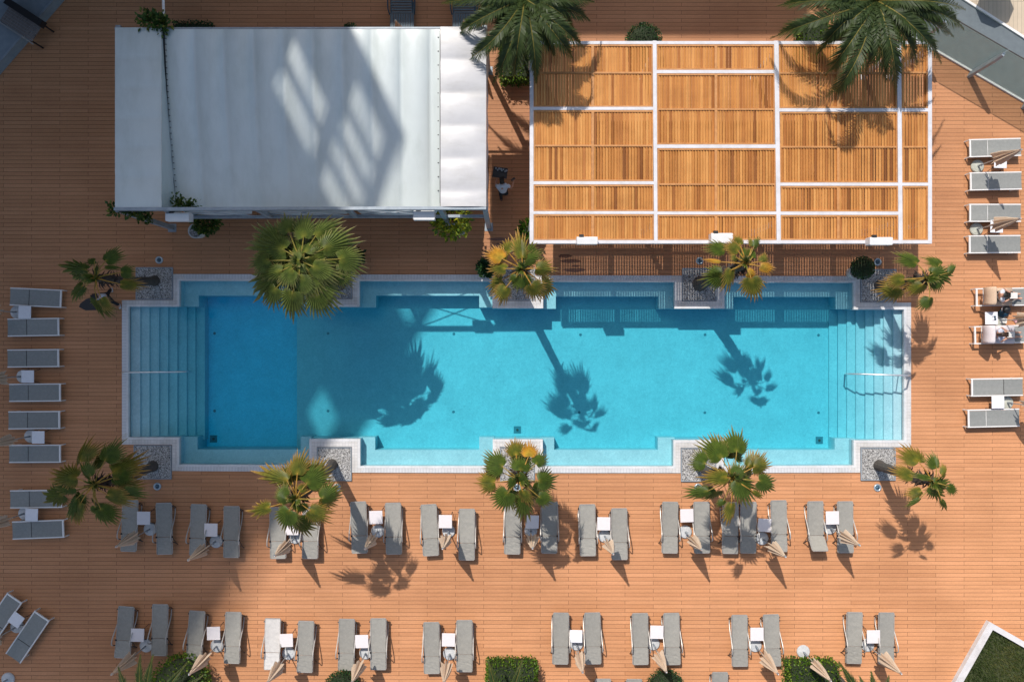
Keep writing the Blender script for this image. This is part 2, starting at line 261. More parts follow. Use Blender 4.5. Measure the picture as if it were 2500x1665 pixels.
# ------------------------------------------------------------------ mesh builder
class MB:
    def __init__(s): s.v = []; s.f = []; s.m = []; s.a = []; s.mats = []; s.mi = 0
    def use(s, key):
        if key not in s.mats: s.mats.append(key)
        s.mi = s.mats.index(key); return s
    def face(s, pts, t=0.0):
        i = len(s.v); s.v += [Vector(p) for p in pts]
        s.a += (list(t) if isinstance(t, (list, tuple)) else [t] * len(pts))
        s.f.append(tuple(range(i, i + len(pts)))); s.m.append(s.mi)
    def mesh(s, vs, fs, t=0.0):
        i = len(s.v); s.v += [Vector(p) for p in vs]
        s.a += (list(t) if isinstance(t, (list, tuple)) else [t] * len(vs))
        for f in fs: s.f.append(tuple(i + k for k in f)); s.m.append(s.mi)
    def box(s, c, d, rot=0.0, t=0.0, bev=0.0, mtx=None):
        x, y, z = d[0] / 2, d[1] / 2, d[2] / 2
        if mtx is None: mtx = Matrix.Translation(Vector(c)) @ Matrix.Rotation(rot, 4, 'Z')
        if bev <= 0:
            vs = [mtx @ Vector((sx * x, sy * y, sz * z)) for sz in (-1, 1) for sx, sy in ((-1, -1), (1, -1), (1, 1), (-1, 1))]
            s.mesh(vs, [(3, 2, 1, 0), (4, 5, 6, 7), (0, 1, 5, 4), (1, 2, 6, 5), (2, 3, 7, 6), (3, 0, 4, 7)], t)
        else:
            b = bev; ring = []
            lv = [(-z, b), (-z + b, 0), (z - b, 0), (z, b)]; vs = []
            for zz, i in lv:
                a, c2 = x - i, y - i; k = b * 0.6
                for px, py in ((-a + k, -c2), (a - k, -c2), (a, -c2 + k), (a, c2 - k), (a - k, c2), (-a + k, c2), (-a, c2 - k), (-a, -c2 + k)):
                    vs.append(mtx @ Vector((px, py, zz)))
            fs = [tuple(range(7, -1, -1)), tuple(range(24, 32))]
            for r in range(3):
                for i in range(8):
                    j = (i + 1) % 8; fs.append((r * 8 + i, r * 8 + j, r * 8 + 8 + j, r * 8 + 8 + i))
            s.mesh(vs, fs, t)
    def prism(s, poly, z0, z1, t=0.0, bottom=False):
        n = len(poly)
        ar = sum(poly[i][0] * poly[(i + 1) % n][1] - poly[(i + 1) % n][0] * poly[i][1] for i in range(n))
        if ar < 0: poly = poly[::-1]
        vs = [Vector((p[0], p[1], z0)) for p in poly] + [Vector((p[0], p[1], z1)) for p in poly]
        fs = [tuple(range(n, 2 * n))] + [(i, (i + 1) % n, n + (i + 1) % n, n + i) for i in range(n)]
        if bottom: fs.append(tuple(range(n - 1, -1, -1)))
        s.mesh(vs, fs, t)
    def tube(s, pts, r, n=6, cap=True, t=0.0, flat=1.0):
        pts = [Vector(p) for p in pts]; k = len(pts)
        rr = r if isinstance(r, (list, tuple)) else [r] * k
        tt = t if isinstance(t, (list, tuple)) else [t] * k
        vs = []; ts = []; ref = None
        for i, p in enumerate(pts):
            d = (pts[min(i + 1, k - 1)] - pts[max(i - 1, 0)]).normalized()
            if ref is None: ref = Vector((0, 0, 1)) if abs(d.z) < 0.9 else Vector((1, 0, 0))
            a = d.cross(ref).normalized(); b = a.cross(d).normalized(); ref = b
            for j in range(n):
                an = 2 * PI * j / n; vs.append(p + (a * math.cos(an) + b * math.sin(an) * flat) * rr[i]); ts.append(tt[i])
        fs = [(i * n + j, i * n + (j + 1) % n, (i + 1) * n + (j + 1) % n, (i + 1) * n + j) for i in range(k - 1) for j in range(n)]
        if cap: fs += [tuple(range(n - 1, -1, -1)), tuple(range((k - 1) * n, k * n))]
        s.mesh(vs, fs, ts)
    def lathe(s, c, prof, n=16, t=0.0, ell=1.0):
        c = Vector(c); vs = []; k = len(prof)
        for r, z in prof:
            for j in range(n):
                a = 2 * PI * j / n; vs.append(c + Vector((r * math.cos(a), r * math.sin(a) * ell, z)))
        fs = [(i * n + j, i * n + (j + 1) % n, (i + 1) * n + (j + 1) % n, (i + 1) * n + j) for i in range(k - 1) for j in range(n)]
        if prof[0][0] > 1e-4: fs.append(tuple(range(n - 1, -1, -1)))
        if prof[-1][0] > 1e-4: fs.append(tuple(range((k - 1) * n, k * n)))
        s.mesh(vs, fs, t)
    def build(s, name, mat=None, parent=None, loc=None, smooth=False):
        me = bpy.data.meshes.new(name)
        me.from_pydata([tuple(v) for v in s.v], [], s.f); me.update()
        mats = s.mats if s.mats else [mat]
        for k in mats: me.materials.append(M[k])
        if len(mats) > 1:
            me.polygons.foreach_set('material_index', s.m)
        at = me.attributes.new('t', 'FLOAT', 'POINT'); at.data.foreach_set('value', s.a)
        if smooth: me.polygons.foreach_set('use_smooth', [True] * len(me.polygons))
        o = bpy.data.objects.new(name, me); C.objects.link(o)
        if parent is not None: o.parent = parent
        if loc is not None: o.location = loc
        return o
def tag(o, label=None, cat=None, group=None, kind=None):
    if label: o['label'] = label
    if cat: o['category'] = cat
    if group: o['group'] = group
    if kind: o['kind'] = kind
    return o
def thing(name, loc, rz, label, cat, group=None):
    o = bpy.data.objects.new(name, None); C.objects.link(o); o.location = loc; o.rotation_euler = (0, 0, rz)
    o.empty_display_size = 0.2
    return tag(o, label, cat, group)
def dup(root, loc, rz, label, group=None):
    r = root.copy(); C.objects.link(r); r.location = loc; r.rotation_euler = (0, 0, rz)
    r['label'] = label
    if group: r['group'] = group
    def rec(a, b):
        for ch in list(a.children):
            c = ch.copy(); C.objects.link(c); c.parent = b; rec(ch, c)
    rec(root, r); return r
ORD = ['first', 'second', 'third', 'fourth', 'fifth', 'sixth', 'seventh', 'eighth', 'ninth', 'tenth', 'eleventh', 'twelfth']

# ------------------------------------------------------------------ setting: deck, pool
I_ = [(315, 749), (438.6, 749), (438.6, 686), (757, 686.5), (757, 749.5), (878, 749.5), (878, 686.5), (1202, 687.5), (1202, 753), (1326, 753), (1326, 688.5),
      (1646, 689.5), (1646, 753.6), (1768, 753.6), (1768, 690), (2083, 690.5), (2083, 756), (2206, 756),
      (2206, 1074.6), (2083, 1074.6), (2083, 1136), (1766, 1138), (1766, 1074), (1643.6, 1074), (1643.6, 1138), (1325, 1138), (1325, 1072), (1203, 1072), (1203, 1137.5),
      (880, 1137), (880, 1071), (756, 1071), (756, 1135), (438.6, 1133), (438.6, 1067), (315, 1067)]
O_ = [(299, 733), (424, 733), (424, 669.6), (774, 670), (774, 731), (861, 731), (861, 670.5), (1220, 671), (1220, 735), (1307, 735), (1307, 672.5),
      (1664, 673), (1664, 736), (1749, 736), (1749, 674), (2098.6, 674.6), (2098.6, 739), (2223, 739),
      (2223, 1091), (2099, 1091), (2099, 1153), (1748, 1154), (1748, 1092), (1661, 1092), (1661, 1154), (1306, 1154), (1306, 1090), (1220, 1090), (1220, 1154),
      (860, 1153), (860, 1090), (774, 1090), (774, 1151), (421, 1149), (421, 1084.6), (299, 1084.6)]
NP = len(I_)
Iw = [P(*q) for q in I_]; Ow = [P(*q) for q in O_]
def sheet_with_hole(name, outer, hole, z, key):
    import bmesh
    bm = bmesh.new(); es = []
    for loop in (outer, hole):
        vs = [bm.verts.new((p[0], p[1], z)) for p in loop]
        es += [bm.edges.new((vs[i], vs[(i + 1) % len(vs)])) for i in range(len(vs))]
    bmesh.ops.triangle_fill(bm, use_beauty=True, use_dissolve=False, edges=es, normal=(0, 0, 1))
    for f in bm.faces:
        if f.normal.z < 0: f.normal_flip()
    me = bpy.data.meshes.new(name); bm.to_mesh(me); bm.free(); me.materials.append(M[key])
    o = bpy.data.objects.new(name, me); C.objects.link(o); return o
g0, g1 = P(2068, 0), P(2500, 250)                       # foot of the glass screen
gd = (g1 - g0).normalized()
ga, gb = g0 - gd * 12, g1 + gd * 14
deck_outer = [(-60, -45), (60, -45), (60, gb.y - (60 - gb.x) * 0.5), (gb.x, gb.y), (ga.x, ga.y), (ga.x - 2, 60), (-60, 60)]
tag(sheet_with_hole('deck', deck_outer, [(p.x, p.y) for p in Ow], 0.0, 'deck'), kind='structure')
b = MB(); b.face([(-400, -400, -3.2), (400, -400, -3.2), (400, 400, -3.2), (-400, 400, -3.2)])
tag(b.build('ground', 'lowground'), kind='structure')
# coping: overflow grate + lip
b = MB()
long_h = {2, 6, 10, 14, 20, 24, 28, 32}
for i in range(NP):
    j = (i + 1) % NP
    oi, oj, ii, ij = Ow[i], Ow[j], Iw[i], Iw[j]
    mi, mj = oi.lerp(ii, 0.70), oj.lerp(ij, 0.70)
    up = Vector((0, 0, 0.045)); up2 = Vector((0, 0, 0.052))
    key = 'grate_x' if i in long_h else ('grate_y' if i in (35,) else 'coping')
    # mitred ends: keep the grate to the straight run
    L = (mj - mi).length; e = min(0.28 / L, 0.3)
    if key.startswith('grate'):
        a0, a1 = oi.lerp(oj, e), oi.lerp(oj, 1 - e); c0, c1 = mi.lerp(mj, e), mi.lerp(mj, 1 - e)
        b.use('coping'); b.face([oi + up, mi + up, c0 + up, a0 + up]); b.face([a1 + up, c1 + up, mj + up, oj + up])
        b.use(key); b.face([a0 + up, c0 + up, c1 + up, a1 + up])
    else:
        b.use(key); b.face([oi + up, mi + up, mj + up, oj + up])
    b.use('lip'); b.face([mi + up2, ii + up2, ij + up2, mj + up2]); b.face([mi + up * 0.9, mi + up2, mj + up2, mj + up * 0.9])
    dn = Vector((0, 0, -0.14)); b.face([ii + up2, ii + dn, ij + dn, ij + up2])
    b.use('coping'); b.face([oi, oi + up, oj + up, oj])
tag(b.build('pool_coping'), kind='structure')
# basin
ZF, ZD, ZB = -1.10, -1.38, -0.42
b = MB().use('mosaic')
cen = P(1250, 910)
for i in range(NP):
    j = (i + 1) % NP
    a, c = Iw[i], Iw[j]
    b.face([a + Vector((0, 0, -0.1)), a + Vector((0, 0, -1.7)), c + Vector((0, 0, -1.7)), c + Vector((0, 0, -0.1))])
def slab(x0, y0, x1, y1, z, zb=-1.9):
    b.prism([P(x0, y0, z)[:2], P(x1, y0, z)[:2], P(x1, y1, z)[:2], P(x0, y1, z)[:2]], zb, z)
b.use('mosaic_deep'); slab(200, 640, 725, 1180, ZD, -2.2); b.use('mosaic'); slab(725, 640, 2300, 1180, ZF, -2.2)
def bench(xl, xr, yt, yi, yb, xli, xri, s):
    q = [(xl - 4, yt - 5 * s), (xr + 4, yt - 5 * s), (xr + 4, yb), (xri, yb), (xri, yi), (xli, yi), (xli, yb), (xl - 4, yb)]
    b.prism([P(x, y, ZB)[:2] for x, y in q], -1.95, ZB)
for a in ((438, 757, 686, 722, 749, 485, 711, 1), (878, 1202, 687, 722, 751, 918, 1170, 1), (1326, 1646, 688, 724, 754, 1357, 1608, 1), (1768, 2083, 690, 725, 755, 1790, 2040, 1),
          (438, 756, 1134, 1097, 1066, 482, 734, -1), (880, 1203, 1137, 1098, 1067, 916, 1170, -1), (1325, 1643, 1138, 1098, 1068, 1353, 1606, -1), (1766, 2083, 1138, 1098, 1070, 1786, 2038, -1)):
    bench(*a)
le = [342, 364.7, 388, 410, 433, 455.7, 477, 500]; re_ = [2181, 2158, 2135, 2113, 2090, 2068, 2046, 2024]
for i in range(8):
    z = -0.20 - 0.112 * i; e = 0.004 * i
    x1 = P(le[i], 0, z).x; y0, y1 = P(0, 744, z).y + e, P(0, 1072, z).y - e
    b.prism([(Iw[0].x - 0.1 - e, y0), (x1, y0), (x1, y1), (Iw[0].x - 0.1 - e, y1)], -1.93 - e, z)
    x0 = P(re_[i], 0, z).x; y0, y1 = P(0, 750, z).y + e, P(0, 1080, z).y - e
    b.prism([(x0, y0), (Iw[17].x + 0.1 + e, y0), (Iw[17].x + 0.1 + e, y1), (x0, y1)], -1.93 - e, z)
tag(b.build('pool_basin'), kind='structure')
# water
b = MB(); ex = []
for i in range(NP):
    ex.append(Iw[i].lerp(Ow[i], 0.25))
b.prism([(p.x, p.y) for p in ex], -2.6, -0.075, bottom=True)
tag(b.build('water', 'water'), kind='structure')
M['wet'] = simple('wet_boards', (0.16, 0.062, 0.03), (0.10, 0.04, 0.02), rough=0.3, scale=3, stretch=(1, 20, 1))
for x0, x1, y0, y1, l in ((1184, 1252, 580, 588, 'long wet streak on the boards left of the lower pergola corner'), (1206, 1250, 593, 598, 'short wet streak below the long one left of the pergola corner'), (1362, 1398, 621, 630, 'wet patch on the deck in the pergola shade, topmost of four'), (1366, 1422, 633, 642, 'wet patch in the pergola shade, second of four'),
                          (1394, 1416, 647, 652, 'smallest wet patch in the pergola shade'), (1374, 1430, 655, 665, 'largest wet patch in the pergola shade, by the pool edge')):
    a_, c_ = P(x0, y0), P(x1, y1); b = MB(); n = 18; q = []
    for i in range(n):
        an = 2 * PI * i / n; r_ = rnd.uniform(0.75, 1.1); q.append(((a_.x + c_.x) / 2 + math.cos(an) * (c_.x - a_.x) / 2 * r_, (a_.y + c_.y) / 2 + math.sin(an) * (a_.y - c_.y) / 2 * r_))
    b.prism(q, 0.0015, 0.004); tag(b.build('wet_patch', 'wet'), l, 'wet patch', 'wet patches on the deck')
# floor drains and inlets
for k, (x, y) in enumerate([(524, 814), (801, 814), (1108, 815), (1417, 817), (1721, 817), (1998, 818), (524, 1003), (801, 1003), (1107, 1005), (1414, 1006.6), (1720.6, 1007), (1998, 1007)]):
    z = ZD if x < 725 else ZF
    o = MB(); o.lathe((0, 0, 0), [(0.055, 0.0), (0.055, 0.012), (0.04, 0.02), (0, 0.02)], 14)
    tag(o.build('floor_inlet', 'drain', loc=P(x, y, z)), 'round inlet, %s from the left in the %s line on the pool floor' % (ORD[k % 6], 'upper' if k < 6 else 'lower'), 'pool inlet', 'round inlets in the pool floor')
for x, y, w in ((521.5, 1071, 'deep left end'), (1263, 1049, 'middle'), (2000, 1074.6, 'right end beside the steps')):
    z = ZD if x < 725 else ZF
    t = thing('floor_drain', P(x, y, z), 0, 'square dark floor drain at the %s of the pool' % w, 'pool drain', 'square pool drains')
    o = MB(); o.box((0, 0, 0.006), (0.29, 0.29, 0.012)); o.build('cover_plate', 'drain', t)
    o = MB(); o.lathe((0, 0, 0.012), [(0.05, 0), (0.05, 0.02), (0, 0.025)], 12); o.build('hub', 'dark_metal', t)

# planter beds with gravel
def bed(x0, y0, x1, y1, label, skip):
    c = P((x0 + x1) / 2, (y0 + y1) / 2); t = thing('planter_bed', c, 0, label, 'planter bed', 'gravel planter beds round the pool')
    a, d = P(x0, y0) - c, P(x1, y1) - c
    g = MB(); n = 14
    vs = []; fs = []
    for i in range(n + 1):
        for j in range(n + 1):
            vs.append((a.x + (d.x - a.x) * i / n, d.y + (a.y - d.y) * j / n, 0.035 + rnd.uniform(-0.008, 0.012)))
    for i in range(n):
        for j in range(n): fs.append((i * (n + 1) + j, (i + 1) * (n + 1) + j, (i + 1) * (n + 1) + j + 1, i * (n + 1) + j + 1))
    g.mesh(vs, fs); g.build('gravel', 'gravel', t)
    e = MB(); w = 0.03
    e.box(((a.x + d.x) / 2, a.y, 0.035), (d.x - a.x + w, w, 0.07)); e.box(((a.x + d.x) / 2, d.y, 0.035), (d.x - a.x + w, w, 0.07))
    e.box((a.x, (a.y + d.y) / 2, 0.035), (w, a.y - d.y - w, 0.07)); e.box((d.x, (a.y + d.y) / 2, 0.035), (w, a.y - d.y - w, 0.07))
    e.build('edging', 'steel', t)
for q, l in (((334, 654, 422, 731), 'gravel square at the top left corner of the pool'), ((776, 655, 859, 729), 'gravel square under the big bushy fan palm by the tent'),
             ((1222, 655, 1305, 733), 'gravel square under the palm between the tent and the pergola'), ((1666, 656, 1747, 734), 'gravel square with the ringed leaning trunk in front of the pergola'),
             ((2100.5, 658.6, 2185.7, 737), 'gravel square beside the ball topiary at the top right pool corner'), ((329, 1087, 419, 1168), 'gravel square at the bottom left corner of the pool'),
             ((776, 1092, 858, 1172), 'sunlit gravel square with a dark bare trunk, bottom side of the pool left of centre'), ((1222, 1092, 1304, 1173), 'gravel square under the star shaped palm at the bottom centre of the pool'),
             ((1663, 1094, 1746, 1174), 'gravel square under the palm right of centre on the bottom side of the pool'), ((2101, 1093, 2184, 1171), 'gravel square with the grey trunk and long palm shadow, bottom right pool corner')):
    bed(*q, l, 0)

# ------------------------------------------------------------------ palms
def fan(mb, base, tip, w, droop=0.35, fold=0.3, wind=0.0):
    u = tip - base; L = u.length; u.normalize()
    s = u.cross(Vector((0, 0, 1))); s = s.normalized() if s.length > 0.05 else Vector((1, 0, 0))
    n = s.cross(u).normalized()
    tw = rnd.uniform(-0.35, 0.35); s, n = s * math.cos(tw) + n * math.sin(tw), n * math.cos(tw) - s * math.sin(tw)
    w *= 1.42; L *= 1.16; tip = base + u * L
    A = 1.75; k = 25; rf = 0.6
    def edge(a_):
        ca, sa = math.cos(a_), math.sin(a_); ax, bx, cx_ = 0.57 * L, 0.5 * w, 0.43 * L
        qa = (ca / ax) ** 2 + (sa / bx) ** 2; qb = -2 * ca * cx_ / ax ** 2; qc = (cx_ / ax) ** 2 - 1
        return (-qb + math.sqrt(qb * qb - 4 * qa * qc)) / (2 * qa)
    def pt(r, a, h):
        q = r / L
        return base + u * (math.cos(a) * r) + s * (math.sin(a) * r) + n * (h - fold * abs(math.sin(a)) * r * 0.5) + Vector((0, 0, -droop * q * q * L * 0.45))
    ang = [-A + 2 * A * i / k for i in range(k + 1)]
    for i in range(k):
        a0, a1 = ang[i], ang[i + 1]; am = (a0 + a1) / 2; hp = (a1 - a0) * 0.42
        Ls = edge(am) * rnd.uniform(0.82, 1.10); rfl = rf * edge(am)
        sag = rnd.uniform(0.02, 0.2) * L
        rows = []
        for r in (0.03 * L, 0.5 * rfl, rfl):
            rows.append((pt(r, a0, 0), pt(r, am, hp * r), pt(r, a1, 0), r / max(Ls, .01)))
        r = rfl + (Ls - rfl) * 0.5; f = 0.5; aj = am + rnd.uniform(-0.035, 0.035)
        dz = Vector((0, 0, -sag * 0.35))
        rows.append((pt(r, aj + (a0 - am) * f, 0) + dz, pt(r, aj, hp * r * 0.4) + dz, pt(r, aj + (a1 - am) * f, 0) + dz, 0.84))
        vs = []; ts = []
        for x in rows: vs += x[:3]; ts += [0.1 + 0.85 * x[3]] * 3
        vs.append(pt(Ls, aj + rnd.uniform(-0.03, 0.03), 0) + Vector((0, 0, -sag))); ts.append(1.0)
        fs = []
        for q in range(3):
            o = q * 3; fs += [(o, o + 3, o + 4, o + 1), (o + 1, o + 4, o + 5, o + 2)]
        fs += [(9, 12, 10), (10, 12, 11)]
        mb.mesh(vs, fs, ts)
def trunk(t, base, top, r0, r1, bend=0.0, thatch=0.4):
    mb = MB(); pts = []; rr = []
    side = Vector((rnd.uniform(-1, 1), rnd.uniform(-1, 1), 0)) * bend
    for i in range(15):
        q = i / 14; p = base.lerp(top, q) + side * math.sin(q * PI)
        pts.append(p); rr.append((r0 + (r1 - r0) * q) * (1 + 0.05 * (i % 2)) * (1.25 if i == 0 else 1))
    mb.tube(pts, rr, 10); mb.build('trunk', 'trunk', t)
    if thatch > 0:
        mb = MB(); ax = (top - base)
        for i in range(int(150 * thatch)):
            q = 1 - thatch * rnd.random() ** 1.2; p = base.lerp(top, q) + side * math.sin(q * PI)
            a = rnd.uniform(0, 2 * PI); d = Vector((math.cos(a), math.sin(a), 0)); s = Vector((-d.y, d.x, 0)) * rnd.uniform(0.02, 0.045)
            l = rnd.uniform(0.14, 0.30) * (0.7 + q * 0.5)
            p0 = p + d * r1 * 0.8; p1 = p0 + d * l * 0.6 + Vector((0, 0, rnd.uniform(-0.5, 0.35) * l)); p2 = p1 + d * l * 0.35 + Vector((0, 0, -0.4 * l))
            mb.mesh([p0 - s, p0 + s, p1 + s * 0.7, p1 - s * 0.7, p2], [(0, 1, 2, 3), (3, 2, 4)], rnd.random())
        mb.build('leaf_bases', 'thatch', t)
def fan_palm(base_px, z, crown_px, zr, leaves, label, r0=0.17, r1=0.13, key='fan_green', thatch=0.42, extra=3, wind=0.0, old=4):
    base = P(*base_px); top = P(*zr(*crown_px), z)
    t = thing('fan_palm', base, 0, label, 'palm tree', 'fan palms round the pool')
    trunk(t, Vector((0, 0, 0)), top - base, r0, r1, 0.12, thatch)
    for lf in leaves:
        bx, by, tx, ty, w = lf[:5]; kind = lf[5] if len(lf) > 5 else key
        kind = {'y': 'fan_dry', 'm': 'fan_mixed'}.get(kind, kind)
        b0 = P(*zr(bx, by), z); dist = (b0 - top).length
        zb = z + 0.30 - 0.30 * dist + rnd.uniform(-0.15, 0.15)
        hl = (P(*zr(tx, ty), z) - b0).length
        zt = zb - hl * rnd.uniform(0.05, 0.75)
        b1 = P(*zr(bx, by), zb); t1 = P(*zr(tx, ty), zt)
        wm = w / abs(zr(1, 0)[0] - zr(0, 0)[0]) if False else w * (zr(1, 0)[0] - zr(0, 0)[0]) * (H - z) / F
        mb = MB(); mid = top.lerp(b1, 0.5) + Vector((0, 0, 0.10))
        mb.tube([top + Vector((0, 0, 0.02)) - base, mid - base, b1 - base + (t1 - b1) * 0.08], [0.03, 0.02, 0.012], 4, t=[0.06, 0.02, 0.0], flat=0.6)
        fan(mb, b1 - base, t1 - base, wm, droop=rnd.uniform(0.2, 0.7), fold=rnd.uniform(0.25, 0.9))
        mb.build('frond', kind, t)
    old = old if key != 'fan_big' else 8
    for i in range(old):     # older fans hanging below the crown
        a = 2 * PI * (i + rnd.random()) / old; d = Vector((math.cos(a), math.sin(a), 0)); l = rnd.uniform(0.45, 0.75)
        mb = MB(); b1 = top + d * l + Vector((0, 0, -0.30 - 0.3 * rnd.random())); t1 = b1 + d * 0.55 + Vector((0, 0, -0.6))
        mb.tube([top - base, top.lerp(b1, 0.5) + Vector((0, 0, 0.12)) - base, b1 - base], [0.028, 0.02, 0.012], 4, t=0.0)
        fan(mb, b1 - base, t1 - base, 0.75, 0.3, 0.6); mb.build('frond', key if rnd.random() < 0.6 else 'fan_mixed', t)
    for i in range(extra):     # young spears in the heart
        mb = MB(); a = rnd.uniform(0, 2 * PI); tip = top + Vector((math.cos(a) * 0.22, math.sin(a) * 0.22, 0.55))
        fan(mb, top - base, tip - base, 0.18, 0.0, 1.2); mb.build('young_frond', key, t)
    return t
fan_palm((379, 686), 4.5, (1010, 720), Z(110, 590, 8.12), [(850, 560, 150, 440, 280), (820, 640, 400, 640, 240), (900, 740, 660, 770, 150), (1000, 380, 780, 430, 130), (990, 650, 1020, 420, 130),
    (1190, 390, 1490, 130, 280), (1180, 510, 1520, 520, 80), (1500, 610, 1770, 600, 250), (1490, 850, 1910, 880, 220, 'm'), (750, 870, 400, 1090, 270), (800, 900, 540, 1180, 120), (1110, 1120, 1260, 1400, 210, 'm')],
    'dark leaning fan palm in the shade at the top left pool corner', old=1)
fan_palm((375, 1137), 4.4, (920, 800), Z(90, 1060, 6.53), [(690, 440, 740, 90, 470, 'm'), (1080, 420, 1290, 110, 350), (1200, 600, 1720, 440, 360, 'm'), (1210, 680, 1560, 720, 260), (1110, 960, 1520, 1140, 280, 'm'), (1380, 900, 1710, 1020, 230),
    (1000, 1180, 1250, 1430, 300), (930, 1150, 900, 1290, 150), (700, 1080, 560, 1500, 240, 'm'), (640, 1000, 440, 1400, 200), (420, 960, 20, 1060, 340), (650, 690, 170, 640, 350, 'm'), (860, 680, 640, 470, 280), (620, 850, 190, 800, 280), (700, 950, 640, 1220, 260)],
    'full dark green fan palm by the bottom left pool corner over white loungers', r0=0.18)
fan_palm((828, 690), 5.5, (820, 720), Z(590, 510, 5.6), [(560, 480, 150, 240, 400), (650, 320, 570, 60, 280), (850, 400, 830, 30, 280), (1000, 370, 1310, 120, 320), (1110, 550, 1570, 370, 340), (1330, 690, 1690, 640, 390), (1280, 880, 1560, 970, 320),
    (1000, 1000, 1290, 1340, 350), (790, 890, 720, 1280, 440), (500, 900, 90, 1170, 350), (600, 560, 10, 430, 430), (650, 780, 390, 620, 350), (560, 850, 160, 930, 220), (700, 1130, 620, 1510, 350), (1000, 1130, 1130, 1460, 350),
    (470, 1080, 320, 1340, 260), (940, 640, 1410, 790, 350), (960, 780, 1300, 980, 280), (830, 640, 660, 300, 200), (640, 640, 410, 520, 320), (380, 700, 90, 800, 300), (860, 600, 1000, 330, 260), (700, 820, 470, 1010, 300), (930, 860, 1080, 1120, 300), (810, 690, 880, 520, 260), (850, 730, 1010, 760, 260), (800, 740, 720, 880, 240), (790, 710, 640, 660, 240), (850, 700, 960, 600, 230)],
    'big bushy fan palm with a full round crown at the top edge of the pool', r0=0.26, r1=0.22, key='fan_big', thatch=0.3, extra=5)
fan_palm((1264, 694), 6.1, (850, 800), Z(1160, 550, 7.467), [(490, 620, 230, 400, 320, 'y'), (860, 600, 800, 90, 270, 'm'), (880, 650, 1200, 560, 240), (1110, 790, 1470, 830, 300, 'm'), (560, 800, 230, 730, 240, 'm'), (850, 930, 850, 1210, 400),
    (1020, 1080, 1210, 1340, 350, 'm'), (570, 1120, 390, 1410, 300, 'm'), (850, 780, 900, 600, 150), (760, 940, 640, 1050, 170)],
    'fan palm with one orange leaf between the tent and the pergola')
fan_palm((1708, 694), 4.8, (1230, 700), Z(1670, 560, 8.25), [(830, 430, 460, 290, 290), (1100, 440, 830, 270, 250, 'm'), (1130, 310, 1030, 110, 200, 'm'), (1380, 340, 1330, 150, 110, 'm'), (1400, 360, 1540, 160, 170), (1390, 580, 1320, 320, 160), (1200, 620, 1240, 310, 150),
    (730, 660, 370, 600, 90, 'y'), (950, 790, 870, 1250, 220, 'm'), (1350, 980, 1440, 1440, 420, 'm'), (1280, 870, 1490, 950, 220, 'y'), (1540, 750, 1870, 830, 220, 'y'), (1550, 660, 1710, 490, 190, 'm'), (1060, 560, 950, 640, 150, 'm')],
    'ragged yellowing fan palm leaning in front of the pergola', r0=0.24, r1=0.15, old=1)
fan_palm((2146, 697), 3.7, (1230, 690), Z(2120, 600, 8.71), [(1040, 370, 610, 160, 280), (760, 720, 360, 750, 280, 'm'), (1160, 820, 880, 1080, 350, 'm'), (1310, 1100, 1220, 1410, 320), (1550, 400, 1220, 240, 220), (1690, 590, 1930, 380, 200), (1330, 580, 1880, 730, 350),
    (1380, 700, 1640, 930, 350), (1100, 740, 800, 720, 110), (1300, 560, 1420, 470, 150)],
    'small fan palm leaning right at the top right pool corner', old=2)
fan_palm((811, 1133), 5.6, (810, 830), Z(600, 1090, 6.53), [(700, 540, 90, 420, 320, 'm'), (740, 480, 560, 320, 240, 'm'), (820, 450, 850, 90, 300, 'm'), (960, 590, 1240, 320, 450), (1080, 660, 1340, 600, 190, 'm'), (1210, 830, 1500, 670, 280), (1010, 1010, 1330, 1200, 320, 'm'), (850, 1170, 1010, 1430, 330),
    (700, 1010, 550, 1350, 390), (390, 960, 10, 1060, 220, 'm'), (660, 830, 430, 750, 350), (880, 900, 790, 1090, 300), (860, 700, 960, 600, 160, 'm')],
    'tall fan palm with a thin bare trunk over the loungers left of centre', r0=0.18, r1=0.14, thatch=0.22)
fan_palm((1263, 1132), 4.5, (800, 740), Z(1150, 1060, 6.82), [(540, 540, 190, 420, 400), (750, 350, 720, 60, 310, 'm'), (960, 370, 990, 140, 260, 'y'), (1080, 500, 1230, 310, 230), (830, 600, 850, 370, 350), (1120, 780, 1440, 760, 350), (1120, 1040, 1370, 1140, 260), (400, 800, 80, 790, 350, 'm'),
    (620, 960, 420, 1270, 400), (870, 1050, 850, 1460, 320), (700, 720, 640, 1010, 140), (790, 650, 1010, 980, 150), (850, 930, 980, 1240, 200, 'm')],
    'star shaped fan palm with one orange leaf at the bottom centre of the pool')
fan_palm((1704, 1136), 4.7, (760, 760), Z(1660, 1040, 6.03), [(380, 550, 160, 470, 290), (620, 480, 390, 170, 350), (840, 380, 830, 50, 330), (1080, 600, 1360, 560, 300, 'm'), (1160, 800, 1450, 930, 280), (830, 780, 1090, 1130, 370), (430, 950, 60, 1040, 190), (760, 1130, 700, 1510, 170, 'm'), (700, 750, 290, 770, 220, 'm'),
    (800, 740, 970, 590, 240), (650, 1090, 560, 1200, 120), (1070, 960, 1250, 1080, 90, 'm'), (1000, 600, 1180, 400, 230, 'm')],
    'windblown fan palm right of centre on the bottom side of the pool')
fan_palm((2145, 1136), 4.1, (1440, 790), Z(2120, 1090, 9.22), [(1010, 680, 540, 500, 290, 'm'), (1400, 720, 1000, 650, 120), (1540, 490, 1440, 140, 300), (1650, 640, 1790, 400, 240, 'm'), (1460, 830, 1920, 910, 350), (1400, 900, 1830, 1190, 350), (1640, 1200, 1810, 1460, 130), (1200, 1000, 850, 1160, 250, 'm'), (1170, 1160, 880, 1390, 140), (1800, 880, 2030, 1090, 220)],
    'fan palm with a grey trunk leaning right from the bottom right pool corner', r0=0.19, old=1)

